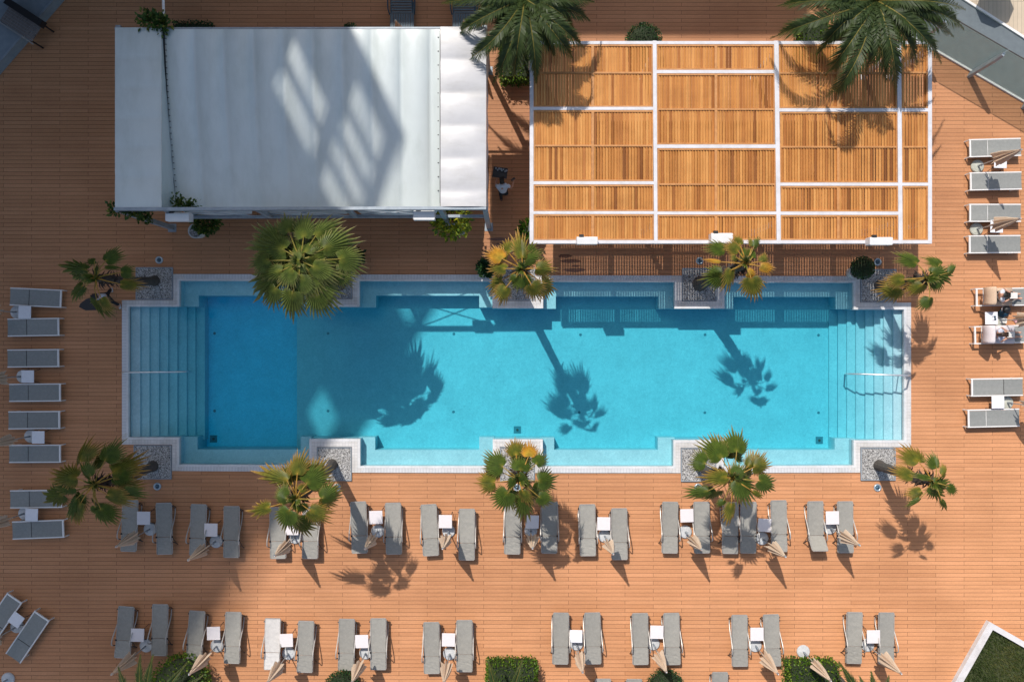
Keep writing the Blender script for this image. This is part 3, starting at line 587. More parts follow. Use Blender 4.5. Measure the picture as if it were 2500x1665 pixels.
def date_frond(mb, p0, p1, p2, wl, n=44):
    pts = []
    for i in range(n + 1):
        q = i / n; pts.append(p0 * (1 - q) ** 2 + p1 * (2 * q * (1 - q)) + p2 * q * q)
    mb.tube(pts[::3] + [pts[-1]], [0.028 * (1 - 0.8 * i / (n / 3 + 1)) for i in range(len(pts[::3]) + 1)], 4, t=0.0)
    for i in range(3, n + 1):
        q = i / n; d = (pts[min(i + 1, n)] - pts[i - 1]).normalized()
        s = d.cross(Vector((0, 0, 1))); s = s.normalized() if s.length > 0.05 else Vector((1, 0, 0)); up = s.cross(d)
        l = wl * (0.45 + 0.75 * math.sin(min(1, q * 1.12) * PI * 0.86)) * rnd.uniform(0.85, 1.1) * (1 - 0.62 * max(0, (q - 0.7) / 0.3))
        for sg in (-1, 1):
            for sub in (0, 0.5):
                pb = pts[i - 1].lerp(pts[i], sub)
                dr = (s * sg * (0.95 - 0.45 * q) + d * (0.55 + 0.6 * q) + up * rnd.uniform(0.05, 0.5)).normalized()
                m = pb + dr * l * 0.55; e = pb + dr * l + Vector((0, 0, -0.28 * l * rnd.uniform(0.4, 1.3)))
                wv = d * 0.021
                mb.mesh([pb - wv, pb + wv, m + wv * 1.2, m - wv * 1.2, e], [(0, 1, 2, 3), (3, 2, 4)], [0.15, 0.15, 0.35 + q * 0.3, 0.35 + q * 0.3, 0.55 + q * 0.4 * rnd.random()])
def date_palm(base, top, fronds, label, r=0.28, thatch=0.3, wl=0.42):
    t = thing('date_palm', base, 0, label, 'palm tree', 'feather palms at the edges')
    trunk(t, Vector((0, 0, 0)), top - base, r, r * 0.85, 0.0, thatch)
    for p1, p2 in fronds:
        mb = MB(); date_frond(mb, top - base, p1 - base, p2 - base, wl); mb.build('frond', 'date', t)
def date_fronds(zr, z, lst, crown):
    out = []; c = P(*zr(*crown), z)
    for mx, my, tx, ty in lst:
        l = (P(*zr(tx, ty), z) - c).length
        zt = z - 0.25 * l + rnd.uniform(-0.25, 0.35); zm = z + 0.22 * l + rnd.uniform(-0.1, 0.25)
        m = P(*zr(mx, my), zm); e = P(*zr(tx, ty), zt)
        p1 = (m - c * 0.25 - e * 0.25) * 2; out.append((p1, e))
    return c, out
zr = Z(1070, 0, 6.04)
c, fr = date_fronds(zr, 4.6, [(650, 270, 255, 530), (800, 600, 365, 900), (1010, 430, 740, 770), (1050, 700, 800, 1260), (1190, 560, 1110, 1140), (1330, 250, 1360, 570), (1400, 620, 1440, 1230), (1530, 420, 1710, 820), (1700, 480, 1990, 890), (1800, 400, 2150, 720),
    (1850, 110, 2240, 320), (1850, -20, 2300, 40), (1700, 130, 1990, 430), (620, -20, 45, 60), (900, 40, 600, 160), (1250, 300, 1180, 640), (1500, 230, 1620, 560), (1450, 90, 1760, 250), (1050, 200, 880, 420), (800, -200, 300, -280), (1750, -230, 2150, -330), (1280, -250, 1250, -600), (1000, -250, 800, -550), (1550, -250, 1700, -560)], (1280, -20))
date_palm(P(1281, 128), c, fr, 'feather palm over the gap between the tent and the pergola')
zr = Z(1880, 0, 4.71)
c, fr = date_fronds(zr, 4.6, [(560, 10, 80, 80), (480, 260, 0, 455), (860, 260, 540, 620), (980, 200, 710, 470), (920, 500, 630, 870), (960, 760, 640, 1120), (1150, 230, 1090, 430), (1150, 520, 1100, 860), (1280, 500, 1330, 960), (1400, 560, 1440, 1100), (1530, 380, 1690, 750), (1680, 340, 1970, 740), (1780, 220, 2110, 430),
    (1880, 130, 2230, 350), (1850, 20, 2250, 120), (880, 30, 580, 150), (1500, 80, 1680, 240), (1050, 330, 900, 690), (1600, 250, 1900, 560), (1350, 260, 1560, 560), (1000, 100, 800, 330), (700, -100, 250, -250), (1750, -200, 2150, -350), (1230, -300, 1220, -650), (1450, -250, 1650, -560), (1000, -280, 850, -560), (1400, 130, 1530, 330)], (1230, 20))
date_palm(P(2012, 136), c, fr, 'feather palm over the right end of the pergola, in front of the glass screen', wl=0.46)
def bottom_palm(cx, cy, z, tips, label):
    top = P(cx, cy, z); g = P(CX + (cx - CX) * 0.9, CY + (cy - CY) * 0.9); fr = []
    k = len(tips)
    for (tx, ty, zt) in tips:
        e = P(tx, ty, z + zt); m = top.lerp(e, 0.5) + Vector((0, 0, 0.55)); fr.append((m, e))
    for i in range(9):
        a = PI + PI * (i + 0.5) / 9; e = top + Vector((math.cos(a) * 1.9, math.sin(a) * 1.9, -0.4)); fr.append((top.lerp(e, 0.5) + Vector((0, 0, 0.7)), e))
    date_palm(g, top, fr, label, 0.2, 0.3, 0.26)
bottom_palm(358, 1748, 2.6, [(289, 1628, .1), (343, 1598, .3), (374, 1598, .3), (456, 1618, .1), (495, 1648, -.1), (262, 1668, -.1)], 'feather palm tips at the bottom edge beside the round bush at left')
bottom_palm(1233, 1738, 2.4, [(1192, 1613, .2), (1275, 1611, .2), (1150, 1690, -.2), (1320, 1690, -.2)], 'feather palm tips over the square hedge at the bottom centre')
bottom_palm(2120, 1738, 2.4, [(2048, 1615, .2), (2099, 1652, .1), (2127, 1640, .3), (2170, 1650, .1), (2186, 1665, -.1), (2030, 1690, -.1)], 'feather palm tips at the bottom edge right of the square hedge')

# ------------------------------------------------------------------ shrubs
def leaves_on(mb, sampler, n, size):
    for _ in range(n):
        p, nr = sampler(); d = (nr + Vector((rnd.uniform(-1, 1), rnd.uniform(-1, 1), rnd.uniform(-0.6, 1))) * 0.8).normalized()
        s = d.cross(Vector((rnd.uniform(-1, 1), rnd.uniform(-1, 1), rnd.uniform(-1, 1)))).normalized(); l = size * rnd.uniform(0.6, 1.3); w = l * 0.32
        v = rnd.random(); v = v * v
        k = s.cross(d) * l * 0.1
        mb.mesh([p, p + d * l * 0.5 + s * w, p + d * l + k, p + d * l * 0.5 - s * w], [(0, 1, 2, 3)], v)
def ball_sampler(r, ez=1.0, zmin=-1.0, jit=0.12):
    def f():
        while True:
            d = Vector((rnd.gauss(0, 1), rnd.gauss(0, 1), rnd.gauss(0, 1))).normalized()
            if d.z >= zmin: break
        return Vector((d.x * r, d.y * r, d.z * r * ez)) * (1 + rnd.uniform(-jit, jit * 0.6)), d
    return f
def box_sampler(dx, dy, h):
    ar = [dx * dy, dx * h, dx * h, dy * h, dy * h]
    def f():
        k = rnd.choices(range(5), ar)[0]; a, c2 = rnd.uniform(-.5, .5), rnd.uniform(-.5, .5); j = rnd.uniform(-0.09, 0.03)
        if k == 0: return Vector((a * dx, c2 * dy, h + j)), Vector((0, 0, 1))
        if k < 3: s = 1 if k == 1 else -1; return Vector((a * dx, s * (dy / 2 + j), (c2 + .5) * h)), Vector((0, s, 0))
        s = 1 if k == 3 else -1; return Vector((s * (dx / 2 + j), a * dy, (c2 + .5) * h)), Vector((s, 0, 0))
    return f
def bush(name, loc, samp, n, size, key, label, cat, core=None, group=None):
    t = thing(name, loc, 0, label, cat, group)
    mb = MB(); leaves_on(mb, samp, n, size); mb.build('foliage', key, t)
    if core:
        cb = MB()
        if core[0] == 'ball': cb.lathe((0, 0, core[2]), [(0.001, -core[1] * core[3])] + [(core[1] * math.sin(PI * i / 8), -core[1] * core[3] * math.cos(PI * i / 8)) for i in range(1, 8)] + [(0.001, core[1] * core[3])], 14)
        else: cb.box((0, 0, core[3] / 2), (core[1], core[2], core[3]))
        cb.build('stem_core', 'core', t)  # dark solid core added inside the foliage to stop see-through
    return t
def hedge_box(x0, y0, x1, y1, z, label, key='hedge', n=2600):
    a, d = P(x0, y0, z), P(x1, y1, z); c = (a + d) / 2; dx, dy = d.x - a.x, a.y - d.y
    bush('clipped_hedge', (c.x, c.y, 0), box_sampler(dx, dy, z), n, 0.085, key, label, 'hedge', ('box', dx - 0.16, dy - 0.16, z - 0.1), 'clipped hedges')
def round_bush(x, y, rpx, zc, label, key='topiary', ez=0.9, n=2200, size=0.07):
    r = rpx * (H - zc) / F; c = P(x, y, zc)
    s0 = ball_sampler(r, ez)
    def s():
        p, d = s0(); return p + Vector((0, 0, zc)), d
    bush('round_bush', (c.x, c.y, 0), s, n, size, key, label, 'bush', ('ball', r * 0.9, zc, ez), 'clipped round bushes')
hedge_box(1189, 1626, 1310, 1735, 0.95, 'square bright green hedge at the bottom centre')
hedge_box(1931, 1626, 2052, 1735, 0.95, 'square bright green hedge by the lone parasol base at bottom right')
round_bush(440, 1668, 66, 0.7, 'wide dark glossy bush under the left parasol at the bottom edge', 'hedge', n=2600, size=0.09)
round_bush(836, 1684, 43, 0.7, 'dense round topiary at the bottom edge, left of centre')
round_bush(1625, 1681, 44, 0.7, 'dense round topiary at the bottom edge, right of centre')
round_bush(1571, 104, 42, 0.8, 'dense round topiary behind the top edge of the pergola')
hedge_box(1958, 44, 2030, 135, 0.9, 'dark square hedge under the feather palm at the top right', n=1500)
hedge_box(1222, 70, 1300, 190, 1.0, 'tall leafy hedge under the feather palm beside the tent', n=2200)
hedge_box(1300, 50, 1350, 112, 0.8, 'small leafy hedge at the top left corner of the pergola', n=900)
hedge_box(420, 52, 512, 88, 0.5, 'low dark hedge behind the tent at the top left', 'topiary', 900)
round_bush(856, 74, 15, 0.4, 'tiny dark bush peeping over the back edge of the tent', n=400)
# potted plants
def potted(px, py, rim, h, label, kind, zc=0, r=0, key='hedge', cpx=None, n=700, size=0.12):
    rm = rim * (H - h) / F; c = P(px, py, h); base = Vector((c.x, c.y, 0)); t = thing('potted_plant', base, 0, label, 'potted plant', 'white pots with plants')
    mb = MB(); mb.lathe((0, 0, 0), [(rm * 0.72, 0), (rm * 0.86, h * 0.5), (rm, h), (rm * 0.84, h), (rm * 0.80, h - 0.07)], 22); pt_ = mb.build('pot', 'pot', t, smooth=False)
    mb = MB(); mb.lathe((0, 0, h - 0.06), [(rm * 0.83, 0), (0.001, 0.01)], 20); mb.build('pebbles', 'gravel', pt_)
    d = (P(*cpx, zc) - base) if cpx else Vector((0, 0, zc)); s0 = ball_sampler(r, 0.75 if kind != 'ball' else 1.0, -1, 0.45 if kind != 'ball' else 0.08)
    def s():
        p, q = s0(); return p + d, q
    mb = MB(); leaves_on(mb, s, n, size); mb.build('foliage', key, t)
    mb = MB(); mb.tube([(0, 0, h - 0.05), d * 0.5 + Vector((0, 0, h * 0.3)), d], [0.035, 0.025, 0.015], 6)
    if kind == 'ball': mb.lathe(d, [(0.001, -r * .92)] + [(r * .92 * math.sin(PI * i / 8), -r * .92 * math.cos(PI * i / 8)) for i in range(1, 8)] + [(0.001, r * .92)], 14)  # dark filler ball added inside the leaves
    mb.build('stem_core', 'core' if kind == 'ball' else 'thatch', t); return t
potted(477, 564, 18.5, 0.55, 'dark leafy plant in a white pot under the left front of the tent', 'loose', 1.6, 0.42, 'ivy', (503, 538), 900, 0.15)
potted(1124, 556, 18.5, 0.5, 'golden leaved shrub in a white pot at the right front of the tent', 'loose', 2.0, 0.58, 'shrub_y', (1101, 534), 900, 0.17)
potted(2090, 664, 17, 0.5, 'dense dark ball topiary in a white pot at the top right pool corner', 'ball', 1.35, 0.40, 'topiary', (2106, 654), 2200, 0.045)
potted(1190, 654, 17, 0.45, 'spiky dark plant in a white pot beside the palm left of the pergola', 'loose', 0.62, 0.26, 'topiary', (1188, 654), 500, 0.16)
potted(1298, 566, 17, 0.5, 'broad leaved plant in a white pot at the bottom left pergola corner', 'loose', 0.75, 0.26, 'hedge', (1290, 560), 260, 0.2)
potted(866, 630, 17, 0.5, 'dark plant in a white pot half hidden under the big bushy fan palm', 'loose', 0.7, 0.26, 'topiary', (868, 628), 400, 0.16)
def climber(pts, n, size, label, key='ivy', spread=0.25):
    c = Vector(pts[len(pts) // 2]); t = thing('climbing_plant', c, 0, label, 'climbing plant', 'climbing plants on the tent frame')
    q = [Vector(p) - c for p in pts]
    def s():
        i = rnd.randrange(len(q) - 1); p = q[i].lerp(q[i + 1], rnd.random()); d = Vector((rnd.gauss(0, 1), rnd.gauss(0, 1), abs(rnd.gauss(0, 1)) * 0.8)).normalized()
        return p + d * spread * rnd.random(), d
    mb = MB(); leaves_on(mb, s, n, size); mb.build('foliage', key, t)
    mb = MB(); mb.tube(q, 0.02, 5); mb.build('stem_core', 'thatch', t)

# ------------------------------------------------------------------ tent
ZT = 4.5
def tent():
    t = thing('event_tent', P(740, 300), 0, 'large white event tent with a ribbed sloping canvas roof beside the pergola', 'tent')
    o0 = t.location.copy()
    L = lambda px, py, z: P(px, py, z) - o0
    # flat end bays
    def bay(x0, x1, yt, yb, nb, name, key, puff):
        mb = MB(); nx, ny = 10, 60; vs = []
        for i in range(nx + 1):
            for j in range(ny + 1):
                q = j / ny * nb; f = q - math.floor(q)
                z = ZT + puff * (math.sin(PI * f) ** 0.6) * (math.sin(PI * min(max(i / nx, 0.02), 0.98)) ** 0.4) + rnd.uniform(-0.004, 0.004)
                p = L(x0 + (x1 - x0) * i / nx, yt + (yb - yt) * j / ny, ZT); p.z = z; vs.append(p)
        fs = [(i * (ny + 1) + j, i * (ny + 1) + j + 1, (i + 1) * (ny + 1) + j + 1, (i + 1) * (ny + 1) + j) for i in range(nx) for j in range(ny)]
        mb.mesh(vs, fs); return mb.build(name, key, t, smooth=True)
    bay(281, 394.5, 68, 507, 6, 'roof_panel', 'canvas', 0.03)
    bay(1075.5, 1187, 66, 505, 5.5, 'roof_panel', 'canvas_edge', 0.07)
    # sloping main canvas with ribs
    mb = MB(); nx, ny = 120, 40; vs = []; nb = 9.3
    for i in range(nx + 1):
        for j in range(ny + 1):
            q = j / ny; u = i / nx
            xl = 400.5 + 30 * q ** 1.6
            px = xl + (1074 - xl) * u; py = 72 + (509 - 72) * q
            z = 4.42 - 1.05 * q ** 1.25
            f = (u * nb) % 1.0
            z += (0.19 * (math.sin(PI * f) ** 0.5) - 0.09) * (0.35 + 0.65 * math.sin(PI * min(q, 0.97) ** 0.7)) + rnd.uniform(-0.002, 0.002)
            p = L(px, py, z); vs.append(p)
    fs = [(i * (ny + 1) + j, i * (ny + 1) + j + 1, (i + 1) * (ny + 1) + j + 1, (i + 1) * (ny + 1) + j) for i in range(nx) for j in range(ny)]
    mb.mesh(vs, fs); cr_ = mb.build('canvas_roof', 'canvas', t, smooth=True)
    # inner side curtain of the left bay
    mb = MB(); n = 24; vs = []
    for j in range(n + 1):
        q = j / n; py = 68 + (507 - 68) * q
        a = L(394.5, py, ZT - 0.002); vs += [a, Vector((a.x + 0.01 * math.sin(j * 2.1), a.y, 2.9))]
    mb.mesh(vs, [(2 * j, 2 * j + 1, 2 * j + 3, 2 * j + 2) for j in range(n)]); mb.build('side_curtain', 'canvas', t)
    mb = MB(); vs = []                                 # right outer curtain
    for j in range(n + 1):
        q = j / n; py = 66 + (505 - 66) * q
        a = L(1187, py, ZT - 0.002); vs += [a + Vector((0.005, 0, 0)), Vector((a.x + 0.03 + 0.02 * math.sin(j * 1.7), a.y, 3.5))]
    mb.mesh(vs, [(2 * j, 2 * j + 1, 2 * j + 3, 2 * j + 2) for j in range(n)]); mb.build('side_curtain', 'canvas_edge', t)
    # black tubes drawn in for the shaded gaps beside the canvas, with lacing
    mb = MB(); mb.tube([L(398.5 + 30 * (j / 12) ** 1.6, 76 + 430 * j / 12, 4.38 - 1.05 * (j / 12) ** 1.25) for j in range(13)], 0.055, 6)
    for j in range(30):
        q = j / 29; mb.box(L(404.5 + 30 * q ** 1.6, 80 + 420 * q, 4.46 - 1.05 * q ** 1.25), (0.04, 0.02, 0.03))
    mb.build('lacing_gap_line', 'black', cr_)
    mb = MB(); mb.tube([L(1075, 76 + 420 * j / 8, 4.47) for j in range(9)], 0.02, 6)
    for j in range(12): mb.box(L(1070, 92 + 34 * j, 4.44 - 1.0 * (j / 12) ** 1.25), (0.04, 0.03, 0.03))
    mb.build('lacing_gap_line', 'black', cr_)
    # frame
    def beam(a, c2, w, h, name):
        a, c2 = Vector(a), Vector(c2); d = c2 - a; m = MB()
        mtx = Matrix.Translation((a + c2) / 2) @ d.to_track_quat('X', 'Z').to_matrix().to_4x4()
        m.box((0, 0, 0), (d.length, w, h), mtx=mtx); return m.build(name, 'steel', t)
    fl, fr_ = L(281, 511.5, 4.42), L(1187, 509, 4.42)
    beam(fl, fr_, 0.10, 0.20, 'front_beam')
    beam(Vector((L(395, 511, 4.4).x, fl.y, 2.75)), Vector((L(1187, 511, 4.4).x, fr_.y, 2.75)), 0.10, 0.14, 'lower_beam')
    beam(L(281, 71, 4.36), L(1187, 69.5, 4.36), 0.06, 0.08, 'back_beam')
    def strut(p):
        m = MB(); m.box((p.x, p.y, 3.53), (0.13, 0.13, 1.5)); m.build('front_post', 'steel', t)
    def leg(p, name='leg'):
        m = MB(); m.box((p.x, p.y, (p.z - 0.12) / 2), (0.16, 0.16, p.z - 0.12)); m.box((p.x, p.y, 0.01), (0.32, 0.32, 0.02)); m.build(name, 'steel', t)
    yb = L(300, 65, 4.38).y
    for px in (283, 1075, 1184): leg(L(px, 511 - 0.003 * px + 0.8, 4.42))
    for px in (400, 625, 845): strut(L(px, 511 - 0.003 * px + 0.8, 4.42))
    for px in (284, 1183): leg(Vector((L(px, 65, 4.38).x, yb, 4.4)))
    m = MB()                                            # cross bracing wires
    xs = [L(q, 511, 4.4).x for q in (400, 600, 845, 1072)]; y = fl.y + 0.02
    for a, c2 in zip(xs, xs[1:]):
        m.tube([(a, y, 4.3), (c2, y, 2.85)], 0.022, 5); m.tube([(a, y + 0.03, 2.85), (c2, y + 0.03, 4.3)], 0.022, 5)
    m.build('bracing_wire', 'steel', t)
    m = MB()                                            # lower valance hanging behind the wires
    for a, c2 in zip(xs, xs[1:]):
        n = 12; vs = []
        for i in range(n + 1):
            q = i / n; vs += [Vector((a + 0.12 + (c2 - a - 0.24) * q, fl.y + 0.16, 3.36)), Vector((a + 0.25 + (c2 - a - 0.5) * q, fl.y + 0.07 - 0.04 * math.sin(PI * q), 3.0))]
        m.mesh(vs, [(2 * i, 2 * i + 1, 2 * i + 3, 2 * i + 2) for i in range(n)])
    m.build('valance', 'canvas_edge', t)
    m = MB(); a = L(400, 60, 4.4); m.tube([a, L(396.5, -90, 4.4)], 0.045, 8); m.build('roof_strut', 'white_metal', t)
    return t
tent()
climber([P(352, 52, 4.4), P(375, 50, 4.5), P(398, 52, 4.5), P(402, 66, 4.5)], 420, 0.15, 'green climber clump at the top left corner of the tent roof', spread=0.33)
climber([P(428, 488, 3.75), P(440, 500, 3.7), P(460, 503, 3.65), P(478, 505, 3.65)], 330, 0.11, 'yellowish creeper on the lower left end of the canvas roof', spread=0.26)
climber([P(272, 512, 4.2), P(300, 511, 4.2), P(330, 516, 4.0), P(352, 528, 3.4), P(365, 535, 2.9)], 420, 0.14, 'dark creeper hanging from the front left leg of the tent', spread=0.24)
# white boxes on the front beams
def speaker_box(px0, py0, px1, py1, z, label, tilt=0.0):
    a, c2 = P(px0, py0, z), P(px1, py1, z); c = (a + c2) / 2; w, d = c2.x - a.x, a.y - c2.y
    t = thing('wall_heater', (c.x, c.y, z - 0.3), 0, label, 'heater box', 'white heater boxes on the beams')
    m = MB(); pr = [(-d / 2, 0.30), (d / 2 - 0.05, 0.32), (d / 2, 0.26), (d / 2, 0.0), (-d / 2 + 0.1, -0.05), (-d / 2, 0.06)]
    n = len(pr); vs = [(-w / 2, -q[0] * -1, q[1]) for q in pr] + [(w / 2, q[0], q[1]) for q in pr]
    m.mesh(vs, [tuple(range(n)), tuple(range(2 * n - 1, n - 1, -1))] + [(i, n + i, n + (i + 1) % n, (i + 1) % n) for i in range(n)])
    hs = m.build('housing', 'white_box', t)
    m = MB(); m.box((-w * 0.28, d / 2 + 0.03, 0.24), (0.16, 0.10, 0.10)); m.build('bracket', 'black', t)
    for sx in (-1, 1):
        m = MB(); m.box((sx * (w / 2 + 0.008), 0, 0.14), (0.016, d * 0.92, 0.36)); m.build('end_cap', 'white', hs)
speaker_box(405, 519, 461, 540, 4.15, 'white heater box on the left end of the tent front beam')
speaker_box(1010, 514, 1060, 537, 4.2, 'white heater box on the tent front beam above the golden shrub')
speaker_box(1409, 578, 1458, 596, 3.35, 'white heater box at the left end of the pergola front beam')
speaker_box(1737, 569, 1788, 593, 3.35, 'white heater box behind the yellowing palm on the pergola front beam')
speaker_box(2124, 579, 2178, 598, 3.35, 'white heater box at the right end of the pergola front beam')

# ------------------------------------------------------------------ pergola
ZP = 3.0
def pergola():
    o0 = P(1780, 340); t = thing('pergola', o0, 0, 'white framed pergola roofed with tilted orange timber louvres', 'pergola')
    L = lambda px, py, z=ZP: P(px, py, z) - o0
    def vx(a, c2, y): return a + (c2 - a) * (y - 103) / 490
    cols = [((1293.5, 1302.5), (1293, 1302.5)), ((1593.6, 1603), (1597, 1605.5)), ((1890, 1901), (1896.5, 1906.5)), ((2190, 2200), (2194, 2204)), ((2266, 2275.5), (2266, 2275.5))]
    def bar(x0, x1, y0, y1, z0, z1, name, key):
        m = MB(); a, c2 = L(x0, y0), L(x1, y1)
        m.box(((a.x + c2.x) / 2, (a.y + c2.y) / 2, (z0 + z1) / 2), (c2.x - a.x, a.y - c2.y, z1 - z0)); return m.build(name, key, t)
    for (a, c2) in cols:                                # beams running away from the pool
        m = MB(); q = [L(a[0], 100), L(a[1], 100), L(c2[1], 595), L(c2[0], 595)]
        m.prism([(p.x, p.y) for p in q], ZP - 0.2, ZP, bottom=True); m.build('beam', 'white', t)
    rows = [[(261.5, 269), (443, 450.5), (516, 523)], [(171.5, 179.5), (353.5, 362), (517, 524)], [(265, 273), (446.5, 454), (517, 525)], [(265, 273), (446.5, 454)]]
    mids = [[178, 356], [267, 450], [178.6, 359], [177.5, 359]]
    vm = [1447, 1748, 2047, None]
    for k in range(4):
        def xl(y): return vx(cols[k][0][1], cols[k][1][1], y)
        def xr(y): return vx(cols[k + 1][0][0], cols[k + 1][1][0], y)
        bar(xl(104) - 0.2, xr(104) + 0.2, 101, 108.5, ZP - 0.199, ZP - 0.004, 'cross_beam', 'white')
        bar(xl(590) - 0.2, xr(590) + 0.2, 586.5, 594.6, ZP - 0.199, ZP - 0.004, 'cross_beam', 'white')
        for y0, y1 in rows[k]: bar(xl(y0) - 0.2, xr(y0) + 0.2, y0, y1, ZP - 0.199, ZP - 0.004, 'cross_beam', 'white')
        edges = [108.5] + [v for r in rows[k] for v in r] + [586.5]
        for i in range(0, len(edges), 2):
            y0, y1 = edges[i], edges[i + 1]; ym = (y0 + y1) / 2
            xs0, xs1 = xl(ym) + 0.6, xr(ym) - 0.6
            fr_ = MB(); w = 4.2
            def fb(a0, b0, a1, b1, dz=0.0):
                p, q = L(a0, b0), L(a1, b1); fr_.box(((p.x + q.x) / 2, (p.y + q.y) / 2, ZP - 0.055 + dz), (q.x - p.x, p.y - q.y, 0.09))
            fb(xs0, y0 + 0.6, xs1, y0 + w + .6); fb(xs0, y1 - w, xs1, y1 - 0.4); fb(xs0, y0 + w + .6, xs0 + 3, y1 - w); fb(xs1 - 3, y0 + w + .6, xs1, y1 - w)
            cuts = [y0 + w + .6] + [v for v in mids[k] if y0 < v < y1] + [y1 - w]
            for v in cuts[1:-1]: fb(xs0 + 3, v - 2.2, xs1 - 3, v + 2.2, 0.002)
            xc = [xs0 + 3, xs1 - 3] if vm[k] is None else [xs0 + 3, vm[k], xs1 - 3]
            if vm[k]:
                for a, c2 in zip(cuts, cuts[1:]):
                    fb(vm[k] - 3.2, a + (2.2 if a != cuts[0] else 0), vm[k] + 3.2, c2 - (2.2 if c2 != cuts[-1] else 0), 0.001)
            tf = fr_.build('timber_frame', 'rail', t)
            for a, c2 in zip(cuts, cuts[1:]):
                ya, yb = a + (2.2 if a != cuts[0] else 0), c2 - (2.2 if c2 != cuts[-1] else 0)
                for x0, x1 in zip(xc, xc[1:]):
                    x0 += 3.4 if x0 == vm[k] else 0; x1 -= 3.4 if x1 == vm[k] else 0
                    n = max(2, round((x1 - x0) / 6.95)); sl = MB(); tilt0 = R(27) + rnd.uniform(-R(3), R(3)); tone = rnd.uniform(-0.05, 0.1)
                    for s in range(n):
                        xx = x0 + (x1 - x0) * (s + 0.5) / n; p, q = L(xx, ya), L(xx, yb)
                        tl = tilt0 + rnd.gauss(0, R(3)) + (R(14) if rnd.random() < 0.05 else 0)
                        v = min(1, max(0, rnd.gauss(0.62, 0.24) + tone - (0.35 if rnd.random() < 0.10 else 0)))
                        mtx = Matrix.Translation(Vector((p.x, (p.y + q.y) / 2, ZP - 0.06))) @ Matrix.Rotation(tl, 4, 'Y')
                        sl.box((0, 0, 0), (0.091, p.y - q.y, 0.024), t=v, mtx=mtx)
                    sl.build('louvre_panel', 'slat', tf)
    def post(px, py):
        p = L(px, py); m = MB(); m.box((p.x, p.y, (ZP - 0.2) / 2), (0.14, 0.14, ZP - 0.2)); m.box((p.x, p.y, 0.012), (0.26, 0.26, 0.024)); m.build('post', 'white', t)
    for px in (1298, 1601, 1901.5, 2199, 2271):
        for py in (118, 540): post(px, py)
pergola()

# ------------------------------------------------------------------ loungers
def curve(pts, n=5):
    out = []; p = [Vector(q) for q in pts]
    for i in range(len(p) - 1):
        a = p[max(i - 1, 0)]; b_ = p[i]; c = p[i + 1]; d = p[min(i + 2, len(p) - 1)]
        for k in range(n):
            q = k / n; out.append(0.5 * ((2 * b_) + (c - a) * q + (2 * a - 5 * b_ + 4 * c - d) * q * q + (3 * b_ - a - 3 * c + d) * q ** 3))
    out.append(p[-1]); return out
LY = 0.97; W2 = 0.285; HY = -0.33
def slingstrip(y0, z0, y1, z1, sag, w=W2, n=10, th=0.016):
    mb = MB(); vs = []
    for i in range(n + 1):
        q = i / n
        for j, x in enumerate((-w, -w * 0.94, -w * 0.5, 0, w * 0.5, w * 0.94, w)):
            dz = -sag * (1 - (x / w) ** 2) * (0.4 + 0.6 * math.sin(PI * q)) + (0.012 if j in (0, 6) else 0)
            vs.append((x + rnd.uniform(-.003, .003), y0 + (y1 - y0) * q, z0 + (z1 - z0) * q + dz + (rnd.uniform(-.007, .007) if 0 < i < n else 0)))
    m = 7; N_ = len(vs); vs += [(x, y, z - th) for x, y, z in vs]
    fs = []
    for i in range(n):
        for j in range(m - 1):
            a = i * m + j; fs += [(a, a + 1, a + m + 1, a + m), (N_ + a, N_ + a + m, N_ + a + m + 1, N_ + a + 1)]
    for i in range(n):
        for a in (i * m, i * m + m - 1): fs.append((a, a + m, N_ + a + m, N_ + a))
    for j in range(m - 1):
        for a in (j, n * m + j): fs.append((a, a + 1, N_ + a + 1, N_ + a))
    mb.mesh(vs, fs); return mb
